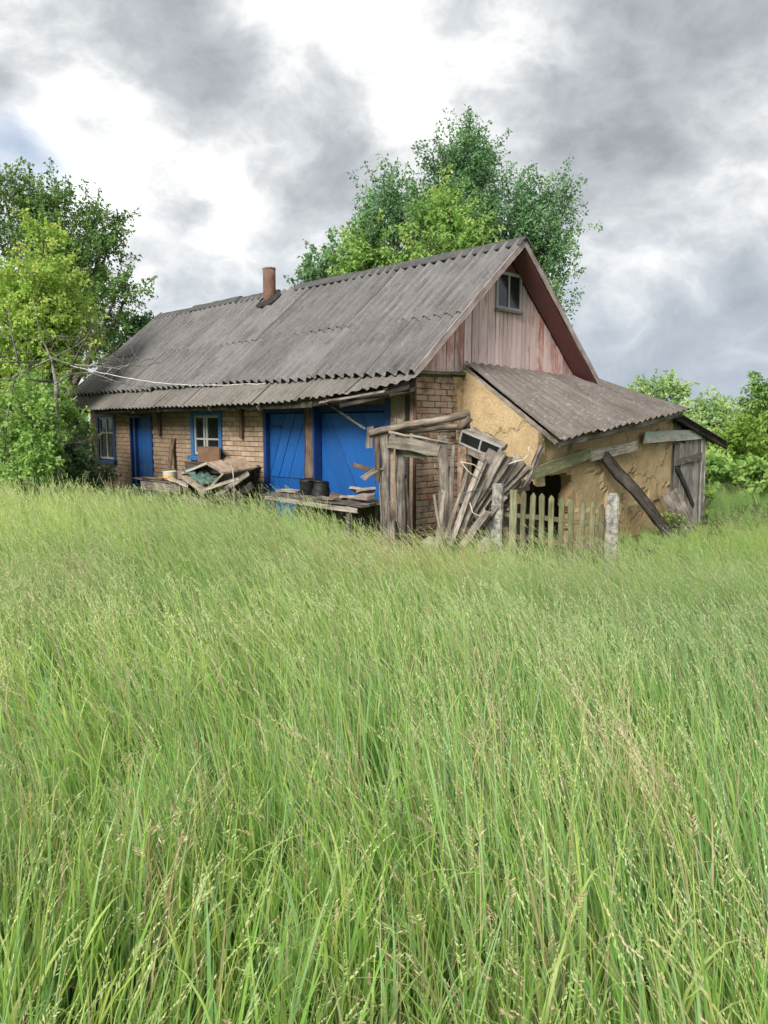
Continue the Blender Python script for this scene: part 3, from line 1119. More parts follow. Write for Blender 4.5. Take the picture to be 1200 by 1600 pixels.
# ---- windows of the front wall
def window(u0, u1, w0, w1, casing, mull, trans, name_sill=True):
    root = boxes_uvw('window', [(u0 - .11, u0, -.03, .03, w0 - .02, w1), (u1, u1 + .11, -.03, .03, w0 - .02, w1), (u0 - .11, u1 + .11, -.03, .03, w1, w1 + .07)], casing, house, .003)
    fr = [(u0, u0 + .05, .0, .05, w0, w1), (u1 - .05, u1, .0, .05, w0, w1), (u0 + .05, u1 - .05, .0, .05, w0, w0 + .05), (u0 + .05, u1 - .05, .0, .05, w1 - .05, w1)]
    xs = [u0 + .05]
    for mu in mull:
        fr.append((mu - .028, mu + .028, .002, .05, w0 + .05, w1 - .05))
        xs += [mu - .028, mu + .028]
    xs.append(u1 - .05)
    for t in trans:
        for i in range(0, len(xs), 2):
            fr.append((xs[i], xs[i + 1], .005, .045, t - .018, t + .018))
    boxes_uvw('window_frame', fr, M_WHITE, root, .002)
    for i in range(0, len(xs), 2):
        zs = [w0 + .05] + [q for t in trans for q in (t - .018, t + .018)] + [w1 - .05]
        for j in range(0, len(zs), 2):
            boxes_uvw('pane', [(xs[i], xs[i + 1], .022, .026, zs[j], zs[j + 1])], M_GLASS, root)
    boxes_uvw('window_sill', [(u0 - .14, u1 + .14, -.10, .03, w0 - .11, w0 - .02)], casing, root, .004)
    return root


window(5.22, 6.17, 1.30, 2.09, M_TEAL, [5.70, 5.80], [1.62])
window(9.90, 10.70, 1.06, 2.07, M_BLUE_D, [10.30], [1.70])

# ---- rusty down pipe at the corner
tube('downpipe', [W(-.05, -.06, 2.45), W(-.06, -.07, 1.9), W(-.05, -.06, 1.4), W(-.05, -.06, .3)], .028, M_RUST, house, 8)
boxes_uvw('corner_frame', [(.10, .17, -.03, -.007, .2, 2.35)], M_WOOD_DARK, house, .004)

# ================================================================== CLAY ANNEX
annex = thing('clay_annex', W(-1.4, 1.05, 0), 'sagging ochre clay lean-to annex against the gable with a hole in its wall', 'shed')
AV0, AV1, AU = 1.05, 5.40, -1.40


def annex_top(u, v):
    """underside of the lean-to roof"""
    t = -u / 1.72
    top = 2.78 - (v - 1.14) * .016
    low = 1.62 + (v - 1.14) * .125
    return top + (low - top) * t


def fw_pos(a, b_):
    v = AV0 + (AV1 - AV0) * a
    top = annex_top(AU, v) - .02
    w = -.25 + (top + .25) * b_
    bulge = .06 * (vnoise(v * 1.7, w * 1.7, 3) - .5) + .018 * (vnoise(v * 6, w * 6, 5) - .5) + .010 * (vnoise(v * 17, w * 17, 15) - .5) + (.035 if vnoise(v * 2.3, w * 2.9, 12) > .66 else 0)
    return W(AU + bulge, v, w)


def fw_mask(a, b_):
    v = AV0 + (AV1 - AV0) * a
    w = -.25 + (annex_top(AU, v) + .23) * b_
    n = vnoise(v * 7, w * 7, 9) - .5
    if v < 2.02 + .16 * n + .05 * math.sin(w * 14) and w < 1.20 + .10 * n - .05 * abs(v - 1.4):
        return False
    return True


slab_grid('front_wall', 96, 44, fw_pos, fw_mask, D1 * .2, M_CLAY, annex)


def sw_pos(a, b_):
    u = .0 - 1.40 * a
    top = annex_top(u, AV0) - .02
    w = -.25 + (top + .25) * b_
    return W(u, AV0 + .05 * (vnoise(u * 2, w * 2, 1) - .5) + .02 * (vnoise(u * 7, w * 7, 2) - .5), w)


def sw_mask(a, b_):
    u = -1.40 * a
    w = -.25 + (annex_top(u, AV0) + .23) * b_
    n = vnoise(u * 7, w * 7, 4) - .5
    wt_ = 1.93 + (u + .02) * .33
    if -.82 < u < -.0 and wt_ - .30 < w < wt_:
        return False
    if -.80 + .1 * n < u < -.02 and w < wt_ - .28:
        return False
    if u < -1.05 + .12 * n and w < 1.1 + .2 * n:
        return False
    if u <= -.8 and w < .75 + .35 * n:
        return False
    return True


slab_grid('side_wall', 40, 48, sw_pos, sw_mask, D2 * .2, M_CLAY, annex)
boxes_uvw('far_wall', [(-1.2, 0, AV1 - .2, AV1, -.2, 1.95)], M_CLAY, annex)
# smear of clay climbing over the brick gable
slab_grid('clay_smear', 24, 50, lambda a, b_: W(-.022 + .012 * (vnoise(a * 6, b_ * 12, 8) - .5), .80 + .4 * a, .1 + 2.54 * b_),
          lambda a, b_: a > .25 + .55 * (vnoise(b_ * 5, 0.3, 6) - .35) + .25 * (vnoise(b_ * 17, 1.3, 7) - .5) + (.35 if b_ < .62 else 0), D1 * .016, M_CLAY, annex)
# lean-to roof sheets
rs = [1.14, 2.02, 3.02, 4.02, 5.08]
asheets = [(1.10, 2.24), (2.18, 3.22), (3.18, 4.26), (4.22, 5.36)]
annex_roof = plank('lean_to_roof', W(-1.62, 1.2, 1.63), W(-1.62, 5.2, 2.09), .08, .05, M_WOOD, annex, face=-D1, seg=6)
for k, (va, vb) in enumerate(asheets):
    lift = .05 + (3 - k) * .016
    lo_u = -1.74 + random.uniform(-.02, .02)
    pt = lambda u, v: W(u, v, annex_top(u, v) + lift)
    hi_u = .02 if vb < 4.7 else .30
    c00, c10, c01, c11 = pt(lo_u, va), pt(lo_u + .02, vb), pt(-.012, va), pt(-.012, vb)
    if k == 3:
        c11 = W(.05, 5.30, annex_top(.05, 5.3) + lift)
    corr_sheet('roof_sheet', c00, c10, c01, c11, (vb - va) / .20, .05, .008, M_SLATE_A, annex_roof, ny=5, sag=.01, chip=.012, phase=.9)
# edge board under the sloping verge
plank('verge_board', W(-.02, 1.12, 2.77), W(-1.66, 1.12, 1.665), .06, .03, M_WOOD, annex, face=-D2, seg=4)
for v in (1.4, 2.4, 3.4, 4.4, 5.2):
    plank('rafter', W(-.02, v, annex_top(-.02, v) - .02), W(-1.62, v, annex_top(-1.62, v) - .0), .07, .05, M_WOOD_DARK, annex, face=D2, seg=2)
# slipped transom window with two panes, hanging at a slant
ax = (W(-.74, 1.02, 1.60) - W(-.0, 1.02, 1.84)).normalized()
ay = (UP - ax * ax.dot(UP)).normalized()
o0 = W(-.0, 1.00, 1.64)
tw = plank('transom_window', o0 - ay * .07, o0 + ax * .82 - ay * .07, .10, .05, M_WOOD_PALE, annex, face=-D2, seg=3)
plank('top_rail', o0 + ay * .20, o0 + ax * .80 + ay * .20, .045, .05, M_WHITE, tw, face=-D2)
plank('bottom_rail', o0 + ay * .005, o0 + ax * .80 + ay * .005, .03, .05, M_WHITE, tw, face=-D2)
for s in (0.015, .41, .785):
    plank('mullion', o0 + ax * s + ay * .02, o0 + ax * s + ay * .18, .035, .045, M_WHITE, tw, face=-D2)
for s0, s1 in ((.033, .39), (.43, .77)):
    q = [o0 + ax * s0 + ay * .02, o0 + ax * s1 + ay * .02, o0 + ax * s1 + ay * .178, o0 + ax * s0 + ay * .178]
    mk('pane', q + [p + D2 * .006 for p in q], [(0, 1, 2, 3), (7, 6, 5, 4), (0, 4, 5, 1), (1, 5, 6, 2), (2, 6, 7, 3), (3, 7, 4, 0)], M_GLASS, tw)
plank('top_casing', o0 + ay * .265, o0 + ax * .85 + ay * .255, .075, .04, M_WOOD_PALE, tw, face=-D2)
# brick jamb below the window
jb = boxes_uvw('brick_jamb', [(-.20, -.02, .94, 1.08, -.2, 1.58)], M_BRICK_RED, annex, .01)
plank('corner_post', W(-1.46, 1.06, 1.62), W(-1.44, .72, 1.05), .07, .06, M_WOOD, annex, face=-D1, seg=4, warp=.012)
# weathered boards nailed along the wall plate
plank('wall_board', W(-1.47, .86, 1.235), W(-1.47, 2.34, 1.47), .18, .035, M_WOOD_MOSS, annex, face=-D1, seg=5, rag=.05)
plank('wall_board', W(-1.49, 2.38, 1.44), W(-1.48, 3.88, 1.57), .17, .035, M_WOOD_PALE, annex, face=-D1, seg=4, rag=.06)
plank('wall_board', W(-1.49, 4.08, 1.68), W(-1.48, 6.45, 1.73), .20, .035, M_WOOD_GREEN, annex, face=-D1, seg=5, rag=.05)

# ================================================================== PLANK SHED to the right
shed = thing('plank_shed', W(-1.4, 5.45, 0), 'small silver plank shed joined to the right end of the clay annex', 'shed')
for k in range(7):
    v0 = 5.44 + k * .20
    if v0 < 6.45:
        a, b_ = W(-1.36, v0 + .095, .0), W(-1.36, v0 + .095, 1.95 - (v0 - 5.4) * .27)
        plank('board', a, b_, .188, .025, M_SHED, shed, face=-D1, seg=3, warp=.004)
plank('corner_post', W(-1.40, 6.72, -.2), W(-1.40, 6.68, 1.72), .20, .12, M_SHED, shed, face=-D1, seg=3)
boxes_uvw('dark_gable', [(-1.345, -1.32, 5.42, 6.7, -.2, 1.62)], M_WOOD_DARK, shed)
boxes_uvw('side_wall', [(-1.3, .3, 6.70, 6.74, -.2, 1.60)], M_WOOD_DARK, shed)
boxes_uvw('back_wall', [(.3, .34, 5.4, 6.7, -.2, 1.60)], M_WOOD_DARK, shed)
V0, W0_, V1, W1_ = 5.28, 2.06, 7.62, 1.50
sr = plank('shed_roof', W(-1.52, V0, W0_ - .04), W(-1.52, V1, W1_ - .04), .09, .04, M_WOOD_DARK, shed, face=-D1, seg=4)
for (ua, ub) in ((-1.60, -.62), (-.66, .40)):
    corr_sheet('roof_sheet', W(ua, V1, W1_ + .04), W(ub, V1, W1_ + .04), W(ua, V0, W0_ + .04), W(ub, V0, W0_ + .04), 5, .05, .008, M_SLATE, sr, ny=3)
# plank door, dropped on its hinges, with ledge and brace
door = plank('door', W(-1.455, 5.46, 1.22), W(-1.455, 6.58, 1.30), .13, .04, M_WOOD, shed, face=-D1, seg=3)
for k, v in enumerate((5.50, 5.70, 5.90, 6.10, 6.30, 6.50)):
    plank('plank', W(-1.425, v + .10 + .06, .05 - .01 * k), W(-1.425, v + .10 - .06, 1.52 + .035 * k), .185, .022, M_SHED, door, face=-D1, seg=3, rag=.04)
plank('brace', W(-1.46, 5.50, 1.12), W(-1.45, 6.35, .34), .09, .035, M_WOOD_DARK, door, face=-D1, seg=2)

# ================================================================== things by the annex
def T(o, label, cat, group=None):
    return tag(o, label, cat, group)


T(plank('leaning_plank', W(-1.95, 4.35, .02), W(-1.53, 2.72, 1.43), .21, .07, M_WOOD_DARK, None, face=-D1, seg=5, warp=.01), 'long dark plank propped slantwise against the ochre clay wall', 'plank')
T(plank('leaning_board', W(-2.05, 5.05, -.12), W(-1.62, 4.86, .72), .34, .045, M_WOOD, None, face=Vector((.25, -1, .2)).normalized(), seg=3, warp=.01), 'wide short grey board leaning below the plank shed door', 'board')


def concrete_post(p, h, lean, label):
    pts, rad = [], []
    for i in range(7):
        t = i / 6
        pts.append(Vector((p[0] + lean[0] * t, p[1] + lean[1] * t, p[2] + h * t)))
        rad.append(.108 - .010 * t)
    pts.append(pts[-1] + Vector((0, 0, .025)))
    rad.append(.078)
    V, F = tube_geo(pts, rad, 4, rough=.03)
    c = Vector(p)
    Rz = Matrix.Translation(c) @ Matrix.Rotation(R(52), 4, 'Z') @ Matrix.Translation(-c)
    me_o = mk('concrete_post', [Rz @ v for v in V], F, M_CONC, None, Matrix.Translation(c))
    bm = bmesh.new()
    bm.from_mesh(me_o.data)
    bmesh.ops.bevel(bm, geom=[e for e in bm.edges], offset=.014, segments=2, affect='EDGES')
    bmesh.ops.subdivide_edges(bm, edges=[e for e in bm.edges if e.calc_length() > .09], cuts=1)
    for v in bm.verts:
        v.co += Vector((random.uniform(-.004, .004), random.uniform(-.004, .004), random.uniform(-.004, .004)))
    bm.to_mesh(me_o.data)
    bm.free()
    return T(me_o, label, 'post', 'concrete fence posts')


cpl = concrete_post((1.485, 9.60, GZ - .2), 1.335, (.0, 0, 0), 'pale concrete post where the green picket fence meets the fallen slats')
cpr = concrete_post((2.72, 8.74, GZ - .2), 1.285, (.01, 0, 0), 'mottled concrete post at the free end of the green picket fence')

# picket fence
fence = thing('picket_fence', (2.1, 9.2, GZ), 'low mossy green picket fence panel hung between two concrete posts', 'fence')
PK = [(1.679, 9.55), (1.792, 9.468), (1.897, 9.39), (2.003, 9.31), (2.106, 9.23), (2.208, 9.15), (2.317, 9.063), (2.423, 8.975), (2.524, 8.89), (2.615, 8.815)]
fdir = (Vector((2.63, 8.798, 0)) - Vector((1.679, 9.55, 0))).normalized()
fn = Vector((fdir.y, -fdir.x, 0))
for i, (x, y) in enumerate(PK):
    w_ = .105 if i == 0 else .072
    top = .745 - .012 * i + random.uniform(-.012, .012) - (.0 if i == 0 else .045)
    tilt = random.uniform(-.012, .012)
    plank('picket', (x - tilt, y, GZ - .05 + random.uniform(0, .1)), (x + tilt, y, top - (.0 if i else -.0)), w_, .022, M_WOOD_MOSS, fence, face=fn, seg=2, rag=.004, warp=.003, point=.045 if i else None)
for z0, z1 in ((.405, .375), (.115, .085)):
    plank('rail', Vector((1.58, 9.66, z0)) - fn * .0, Vector((2.70, 8.78, z1)), .06, .04, M_WOOD_MOSS if z0 > .3 else M_WOOD_BROWN, fence, face=fn, seg=5, warp=.008)


def wire(name, pts, r, mat, label=None, cat='wire', parent=None, sides=5):
    o = tube(name, pts, r, mat, parent, sides)
    if label:
        T(o, label, cat)
    return o


def ring_pts(c, rx, ry, z, n=18, a0=0, a1=2 * math.pi, dz=.0):
    return [Vector((c[0] + rx * math.cos(a0 + (a1 - a0) * i / n), c[1] + ry * math.sin(a0 + (a1 - a0) * i / n), z + dz * math.sin(3 * i))) for i in range(n + 1)]


wire('tie_wire', ring_pts((1.485, 9.60), .115, .115, .53, dz=.006), .004, M_IRONWIRE, parent=fence)
wire('tie_wire', ring_pts((2.725, 8.74), .115, .115, .42, dz=.006), .004, M_IRONWIRE, parent=fence)

# ================================================================== broken gate frame by the brick corner
gate = thing('broken_gate_frame', (0.05, 9.9, GZ), 'broken grey gate frame of posts, poles and boards before the brick corner', 'gate frame')
FY = Vector((0, -1, 0))
plank('post', (0.01, 9.93, GZ - .1), (0.0, 9.95, 1.47), .135, .12, M_WOOD, gate, face=FY, seg=5, warp=.012, rag=.02)
plank('post', (0.24, 10.06, GZ - .1), (0.205, 10.05, 1.63), .135, .11, M_WOOD, gate, face=FY, seg=5, warp=.012, rag=.02)
plank('split_foot', (0.36, 10.08, GZ - .1), (0.30, 10.06, .85), .11, .09, M_WOOD_DARK, gate, face=FY, seg=3, taper=.35, rag=.05)
log('pole', (-.20, 9.84, 1.455), (1.15, 10.05, 1.72), .043, .054, M_LOG, gate, 8, .018)
log('pole', (.10, 9.98, 1.47), (1.16, 10.06, 1.56), .036, .045, M_LOG, gate, 7, .014)
log('pole', (.06, 9.85, 1.475), (.93, 9.88, 1.31), .020, .014, M_WOOD_PALE, gate, 8, .010, 6)
log('pole_stub', (1.00, 10.0, 1.52), (1.16, 9.98, 1.66), .05, .045, M_LOG, gate, 3, .01)
plank('board', (.06, 9.86, 1.355), (.71, 9.88, 1.235), .165, .03, M_WOOD_PALE, gate, face=FY, seg=4, rag=.03)
plank('board', (.26, 9.98, 1.19), (.54, 9.99, 1.165), .11, .03, M_WOOD_PALE, gate, face=FY, seg=2, rag=.03)
plank('bracket', (-.185, 9.88, 1.53), (-.19, 9.88, 1.27), .09, .05, M_WOOD_PALE, gate, face=FY, seg=2, rag=.02)
plank('bracket', (-.10, 9.9, 1.45), (-.085, 9.9, .82), .07, .04, M_WOOD_BROWN, gate, face=FY, seg=4, bow=.03)
plank('bracket', (.10, 9.95, 1.40), (.09, 9.96, 1.18), .07, .04, M_WOOD_PALE, gate, face=FY, seg=2)
plank('stub_rail', (-.28, 9.85, .86), (-.04, 9.90, 1.0), .075, .05, M_WOOD_PALE, gate, face=FY, seg=2, rag=.02)
plank('stub_rail', (-.42, 10.0, 1.03), (-.10, 9.95, .94), .06, .04, M_WOOD_BROWN, gate, face=FY, seg=2, taper=1.3, rag=.02)
plank('foot_stake', (.12, 9.90, GZ), (.10, 9.9, .30), .10, .07, M_WOOD, gate, face=FY, seg=2)

# loose upright pickets at the corner, each stands on its own
for a, b_, wd, mt, lab in [
    ((.82, 9.80, GZ), (.785, 9.90, 1.39), .13, M_WOOD, 'tall split grey picket standing upright before the red brick wall'),
    ((.86, 9.74, GZ), (.915, 9.88, 1.29), .055, M_WOOD_PALE, 'thin pale upright stick touching the end of the bent pole'),
    ((.95, 9.70, GZ), (1.10, 9.86, 1.02), .085, M_WOOD, 'leaning grey picket between the upright sticks and the fallen slats'),
    ((.65, 9.55, GZ), (.775, 9.62, .69), .06, M_WOOD_PALE, 'short pale stake leaning right, alone in the grass before the brick wall'),
    ((.83, 9.50, GZ - .05), (.65, 9.62, .67), .035, M_WOOD, 'thin crooked stick leaning left across the short pale stake')]:
    T(plank('loose_picket', a, b_, wd, .022 if wd > .05 else .03, mt, None, face=FY, seg=4, rag=.03, warp=.01), lab, 'picket', 'loose pickets by the brick corner')

# collapsed panel of slats
pile = thing('fallen_slat_panel', (1.1, 9.55, GZ), 'collapsed fan of grey fence slats slumped against the clay annex', 'fence panel')
SL = [((.86, 9.38, .05), (1.215, 9.55, 1.045), .075), ((.92, 9.42, .10), (1.30, 9.60, 1.10), .06), ((.96, 9.46, .25), (1.39, 9.66, 1.165), .155), ((1.03, 9.52, .28), (1.50, 9.70, 1.19), .12),
      ((1.08, 9.56, .33), (1.60, 9.76, 1.19), .13), ((1.13, 9.60, .38), (1.66, 9.80, 1.13), .10), ((1.18, 9.62, .40), (1.74, 9.84, 1.10), .10), ((1.24, 9.66, .44), (1.82, 9.88, 1.06), .09),
      ((1.30, 9.70, .44), (1.89, 9.92, 1.00), .09), ((1.38, 9.74, .44), (1.96, 9.98, .96), .08), ((1.10, 9.72, .10), (1.42, 9.95, 1.20), .14), ((1.20, 9.80, .0), (1.62, 10.05, .95), .15),
      ((1.36, 9.86, .0), (1.84, 10.1, .80), .15)]
SL += [((.95, 9.40, -.1), (1.55, 9.62, .62), .06), ((1.45, 9.45, .0), (1.05, 9.55, .66), .05), ((1.0, 9.35, .02), (1.28, 9.42, .45), .10), ((.78, 9.5, .1), (1.12, 9.62, .95), .05)]
for (a, b_, wd) in SL:
    a = tuple(q + random.uniform(-.035, .035) for q in a)
    b_ = tuple(q + random.uniform(-.05, .05) for q in b_)
    f_ = (Vector((-.25, -1, .30)) + Vector([random.uniform(-.16, .16) for _ in range(3)])).normalized()
    plank('slat', a, b_, wd, .024, M_WOOD, pile, face=f_, seg=4, rag=.035, warp=.012)
plank('cross_rail', (1.0, 9.62, .50), (1.95, 9.98, .72), .07, .045, M_WOOD_DARK, pile, face=FY, seg=3)
wire('binding_wire', [(.90, 9.44, .72), (1.05, 9.46, .70), (1.18, 9.48, .74), (1.32, 9.52, .76), (1.46, 9.58, .73), (1.6, 9.66, .78)], .005, M_IRONWIRE, parent=pile)
wire('loose_twine', [(1.10, 9.42, .58), (1.13, 9.36, .46), (1.20, 9.33, .42), (1.27, 9.34, .45), (1.28, 9.37, .52)], .006, M_BARE_ALU, parent=pile)
wire('loose_twine', [(1.62, 9.60, 1.06), (1.68, 9.58, 1.09), (1.80, 9.57, 1.12), (1.88, 9.56, 1.19), (1.86, 9.58, 1.26), (1.90, 9.6, 1.30)], .010, M_BARE_ALU, parent=pile)
wire('loose_twine', [(.98, 9.5, 1.10), (1.08, 9.52, .98), (1.20, 9.5, .88)], .007, M_BARE_ALU, parent=pile)
wire('loose_twine', [(.98, 9.5, 1.10), (1.16, 9.52, 1.06), (1.26, 9.5, .96)], .007, M_BARE_ALU, parent=pile)


def stone(name, c, size, mat, label, seed, flat=.6, group=None):
    bm = bmesh.new()
    bmesh.ops.create_icosphere(bm, subdivisions=2, radius=1)
    for v in bm.verts:
        n = .75 + .5 * vnoise(v.co.x * 1.7 + seed, v.co.y * 1.7 + v.co.z * 1.3, seed)
        v.co = Vector((v.co.x * size[0] * n, v.co.y * size[1] * n, v.co.z * size[2] * n))
    me = bpy.data.meshes.new(name)
    bm.to_mesh(me)
    bm.free()
    me.materials.append(mat)
    o = bpy.data.objects.new(name, me)
    link(o, None, Matrix.Translation(c) @ Matrix.Rotation(seed, 4, 'Z'))
    return T(o, label, 'stone', group)


stone('stone', (1.30, 9.35, .02), (.10, .09, .12), M_STONE, 'rounded grey stone in the grass beside the pale concrete post', 3)
stone('stone', (.62, 9.95, -.10), (.20, .12, .15), M_STONE, 'pale stone lump at the foot of the red brick wall', 5)

# ================================================================== right work bench
bench = thing('work_bench', W(1.3, -.55, 0), 'weathered low plank bench before the large blue garage doors', 'bench')
for k in range(4):
    v = -.88 + k * .155
    plank('board', W(2.42 + random.uniform(-.05, .05), v, .80 + random.uniform(-.01, .01)), W(.16 + random.uniform(-.05, .05), v, .79 + random.uniform(-.01, .01)), .15, .035, M_WOOD, bench, face=UP, seg=5, rag=.03, warp=.01)
plank('apron', W(2.40, -.95, .75), W(.2, -.97, .72), .07, .03, M_WOOD_PALE, bench, face=-D2, seg=5)
plank('back_panel', W(2.3, -.36, .40), W(.2, -.36, .40), .7, .02, M_WOOD_DARK, bench, face=-D2, seg=2)  # dark sheet standing in for the shade beneath the bench top
for (u, v) in ((2.25, -.9), (.42, -.92), (2.25, -.42), (.35, -.42), (1.45, -.9)):
    plank('leg', W(u, v, -.15), W(u, v, .77), .08, .06, M_WOOD, bench, face=-D2, seg=2)


def lathe(name, c, prof, mat, parent=None, n=20, tilt=None, wob=0.0):
    V, F = [], []
    for i, (r, z) in enumerate(prof):
        for j in range(n):
            a = 2 * math.pi * j / n
            rr = r * (1 + wob * math.sin(3 * a + i) + wob * .6 * math.sin(5 * a - i * .7))
            V.append(Vector((rr * math.cos(a), rr * math.sin(a), z)))
    for i in range(len(prof) - 1):
        for j in range(n):
            F.append((i * n + j, i * n + (j + 1) % n, (i + 1) * n + (j + 1) % n, (i + 1) * n + j))
    F.append(tuple(range(n)))
    F.append(tuple((len(prof) - 1) * n + j for j in range(n)))
    M = Matrix.Translation(c)
    if tilt:
        M = M @ Matrix.Rotation(tilt[0], 4, 'X') @ Matrix.Rotation(tilt[1], 4, 'Y')
    return mk(name, [M @ v for v in V], F, mat, parent, M, smooth=True)


def pot(name, c, r0, r1, h, label, tilt):
    prof = []
    n = 7
    for i in range(n + 1):
        t = i / n
        r = r0 + (r1 - r0) * t
        prof += [(r, h * t), (r + .008, h * (t + .35 / n))]
    prof += [(r1 - .01, h * 1.06), (r1 - .025, h * .9), (.03, h * .82)]
    o = lathe(name, c, prof, M_BLACK, None, 20, tilt, .02)
    T(o, label, 'pot', 'black pots on the bench')
    r_ = lathe('rim', Vector(c) + UP * (h * 1.0), [(r1 + .012, 0), (r1 + .018, .012), (r1 + .006, .025), (r1 - .012, .018)], M_BLACK, o, 20, tilt)
    return o


pot('ribbed_pot', W(1.66, -.66, .82), .115, .125, .23, 'upright black ribbed pot next to the brown door post on the bench', (.05, -.04))
pot('ribbed_pot', W(1.36, -.66, .82), .150, .105, .22, 'black ribbed pot widening towards its base, on the bench', (-.05, .10))


def shard(name, c, su, sv, th, rot, mat, label, group):
    ang = sorted(random.uniform(0, 2 * math.pi) for _ in range(7))
    pts = [(su * math.cos(a) * random.uniform(.8, 1.1), sv * math.sin(a) * random.uniform(.8, 1.1)) for a in ang]
    M = Matrix.Translation(c) @ Matrix.Rotation(R(135 + rot[2]), 4, 'Z') @ Matrix.Rotation(R(rot[0]), 4, 'X') @ Matrix.Rotation(R(rot[1]), 4, 'Y')
    a = [M @ Vector((p[0], p[1], 0)) for p in pts]
    b2 = [M @ Vector((p[0] * .96, p[1] * .96, th)) for p in pts]
    n = len(a)
    F = [tuple(range(n)), tuple(range(2 * n - 1, n - 1, -1))] + [(i, (i + 1) % n, n + (i + 1) % n, n + i) for i in range(n)]
    o = mk(name, a + b2, F, mat, None, M)
    return T(o, label, 'slab', group)


GR = 'broken slabs heaped on the bench'
shard('broken_slab', W(.62, -.68, .855), .24, .20, .035, (6, 4, 10), M_STONE, 'large pale slab lying flat at the bottom of the heap on the bench', GR)
shard('broken_slab', W(.50, -.60, .93), .20, .17, .04, (20, -14, 40), M_STONE, 'grey slab tilted up on top of the heap on the bench', GR)
shard('broken_slab', W(.30, -.74, .87), .17, .14, .05, (-8, 10, 70), M_PINKSLAB, 'pinkish slab at the gate post end of the bench', GR)
shard('broken_slab', W(.36, -.62, .96), .16, .12, .04, (14, 12, 20), M_PINKSLAB, 'small pinkish slab resting on the heap above another on the bench', GR)
shard('broken_slab', W(1.02, -.62, .83), .22, .14, .035, (5, -6, 0), M_BOX, 'low brown fragment between the black pots and the slab heap', GR)
T(plank('loose_plank', W(2.38, -.72, .86), W(1.85, -.70, .86), .12, .05, M_WOOD_PALE, None, face=UP, seg=2), 'short pale offcut lying at the door post end of the bench', 'plank')
T(plank('loose_plank', W(1.15, -.85, .845), W(.70, -.90, .84), .10, .03, M_WOOD, None, face=UP, seg=2), 'narrow grey offcut lying along the front edge of the bench', 'plank')

# ================================================================== left junk table
table = thing('plank_table', W(6.0, -.6, 0), 'old grey plank table beside the house door, loaded with junk', 'table')
for k in range(3):
    v = -.82 + k * .2
    plank('board', W(7.05 + random.uniform(-.08, .08), v, .80), W(5.15 + random.uniform(-.05, .05), v, .81), .19, .035, M_WOOD, table, face=UP, seg=4, rag=.04, warp=.008)
plank('apron', W(6.75, -.90, .70), W(5.2, -.90, .68), .16, .025, M_WOOD, table, face=-D2, seg=3)
for (u, v) in ((6.55, -.86), (5.3, -.86), (6.55, -.42), (5.3, -.42)):
    plank('leg', W(u, v, -.15), W(u, v, .79), .09, .07, M_WOOD_DARK, table, face=-D2, seg=2)
plank('under_shade_panel', W(6.3, -.5, .35), W(5.1, -.5, .35), .6, .02, M_WOOD_DARK, table, face=-D2, seg=2)  # dark board that paints the shade under the table
T(plank('loose_plank', W(6.7, -.92, .84), W(5.9, -.88, .85), .08, .03, M_WOOD_BROWN, None, face=UP, seg=3), 'narrow brown lath lying along the front of the plank table', 'plank')
T(plank('upright_board', W(6.90, -.22, .83), W(6.98, -.035, 1.60), .135, .03, M_WOOD_BROWN, None, face=-D2, seg=3), 'brown board standing on the table against the tan brick wall', 'board')
tin = lathe('paint_tin', W(5.90, -.72, .83), [(.135, 0), (.138, .01), (.135, .02), (.135, .15), (.14, .16), (.138, .172), (.125, .172), (.122, .10), (.05, .09)], M_TIN, None, 24)
T(tin, 'wide tin with faded yellow and red band on the plank table', 'tin')
tube('wire_bail', [W(5.90, -.72, .98) + Vector((.137 * math.cos(a), .02, .137 * math.sin(a) * .5)) for a in np.linspace(0, math.pi, 11)], .004, M_IRONWIRE, tin, 5)
T(stone('stone', W(5.30, -.45, .90), (.20, .14, .10), M_STONE, 'pale grey lump behind the paint tin on the table', 8), 'pale grey lump behind the paint tin on the table', 'stone')


# tilted wooden cabinet
def uvw_vec(u, v, w):
    return D1 * u + D2 * v + UP * w


cab = thing('tilted_cabinet', W(4.6, -.8, 0), 'tipped over open wooden cabinet lying on its corner under the window', 'cabinet')
cA, cB, cC, cD = W(5.32, -.85, .97), W(4.36, -.80, 1.22), W(3.75, -.85, 1.07), W(4.30, -.92, .68)
dv = uvw_vec(-.42, .42, .10)
cB2 = cB + dv


def panel(name, a, b_, c, d, th, mat, parent):
    a, b_, c, d = map(Vector, (a, b_, c, d))
    n = (b_ - a).cross(d - a).normalized() * th
    q = [a, b_, c, d]
    M = frame_from(b_ - a, n, a)
    return mk(name, q + [p + n for p in q], [(0, 1, 2, 3), (7, 6, 5, 4), (0, 4, 5, 1), (1, 5, 6, 2), (2, 6, 7, 3), (3, 7, 4, 0)], mat, parent, M)


panel('top_panel', cB, cC, cC + dv, cB + dv, .02, M_PLY, cab)
panel('side_panel', cC, cD, cD + dv * .9, cC + dv * .9, .02, M_WOOD_DARK, cab)
panel('bottom_panel', cA, cD, cD + dv * .9, cA + dv * .9, .02, M_PLY, cab)
panel('side_panel', cA, cB, cB + dv * .9, cA + dv * .9, .02, M_WOOD_BROWN, cab)
panel('back_panel', cA + dv * .9, cB + dv * .9, cC + dv * .9, cD + dv * .9, .01, M_WOOD_DARK, cab)
for (p, q) in ((cA, cB), (cB, cC), (cC, cD), (cD, cA)):
    plank('frame_rail', p - D2 * .01, q - D2 * .01, .05, .03, M_WOOD_PALE, cab, face=-D2, seg=2, rag=.01)
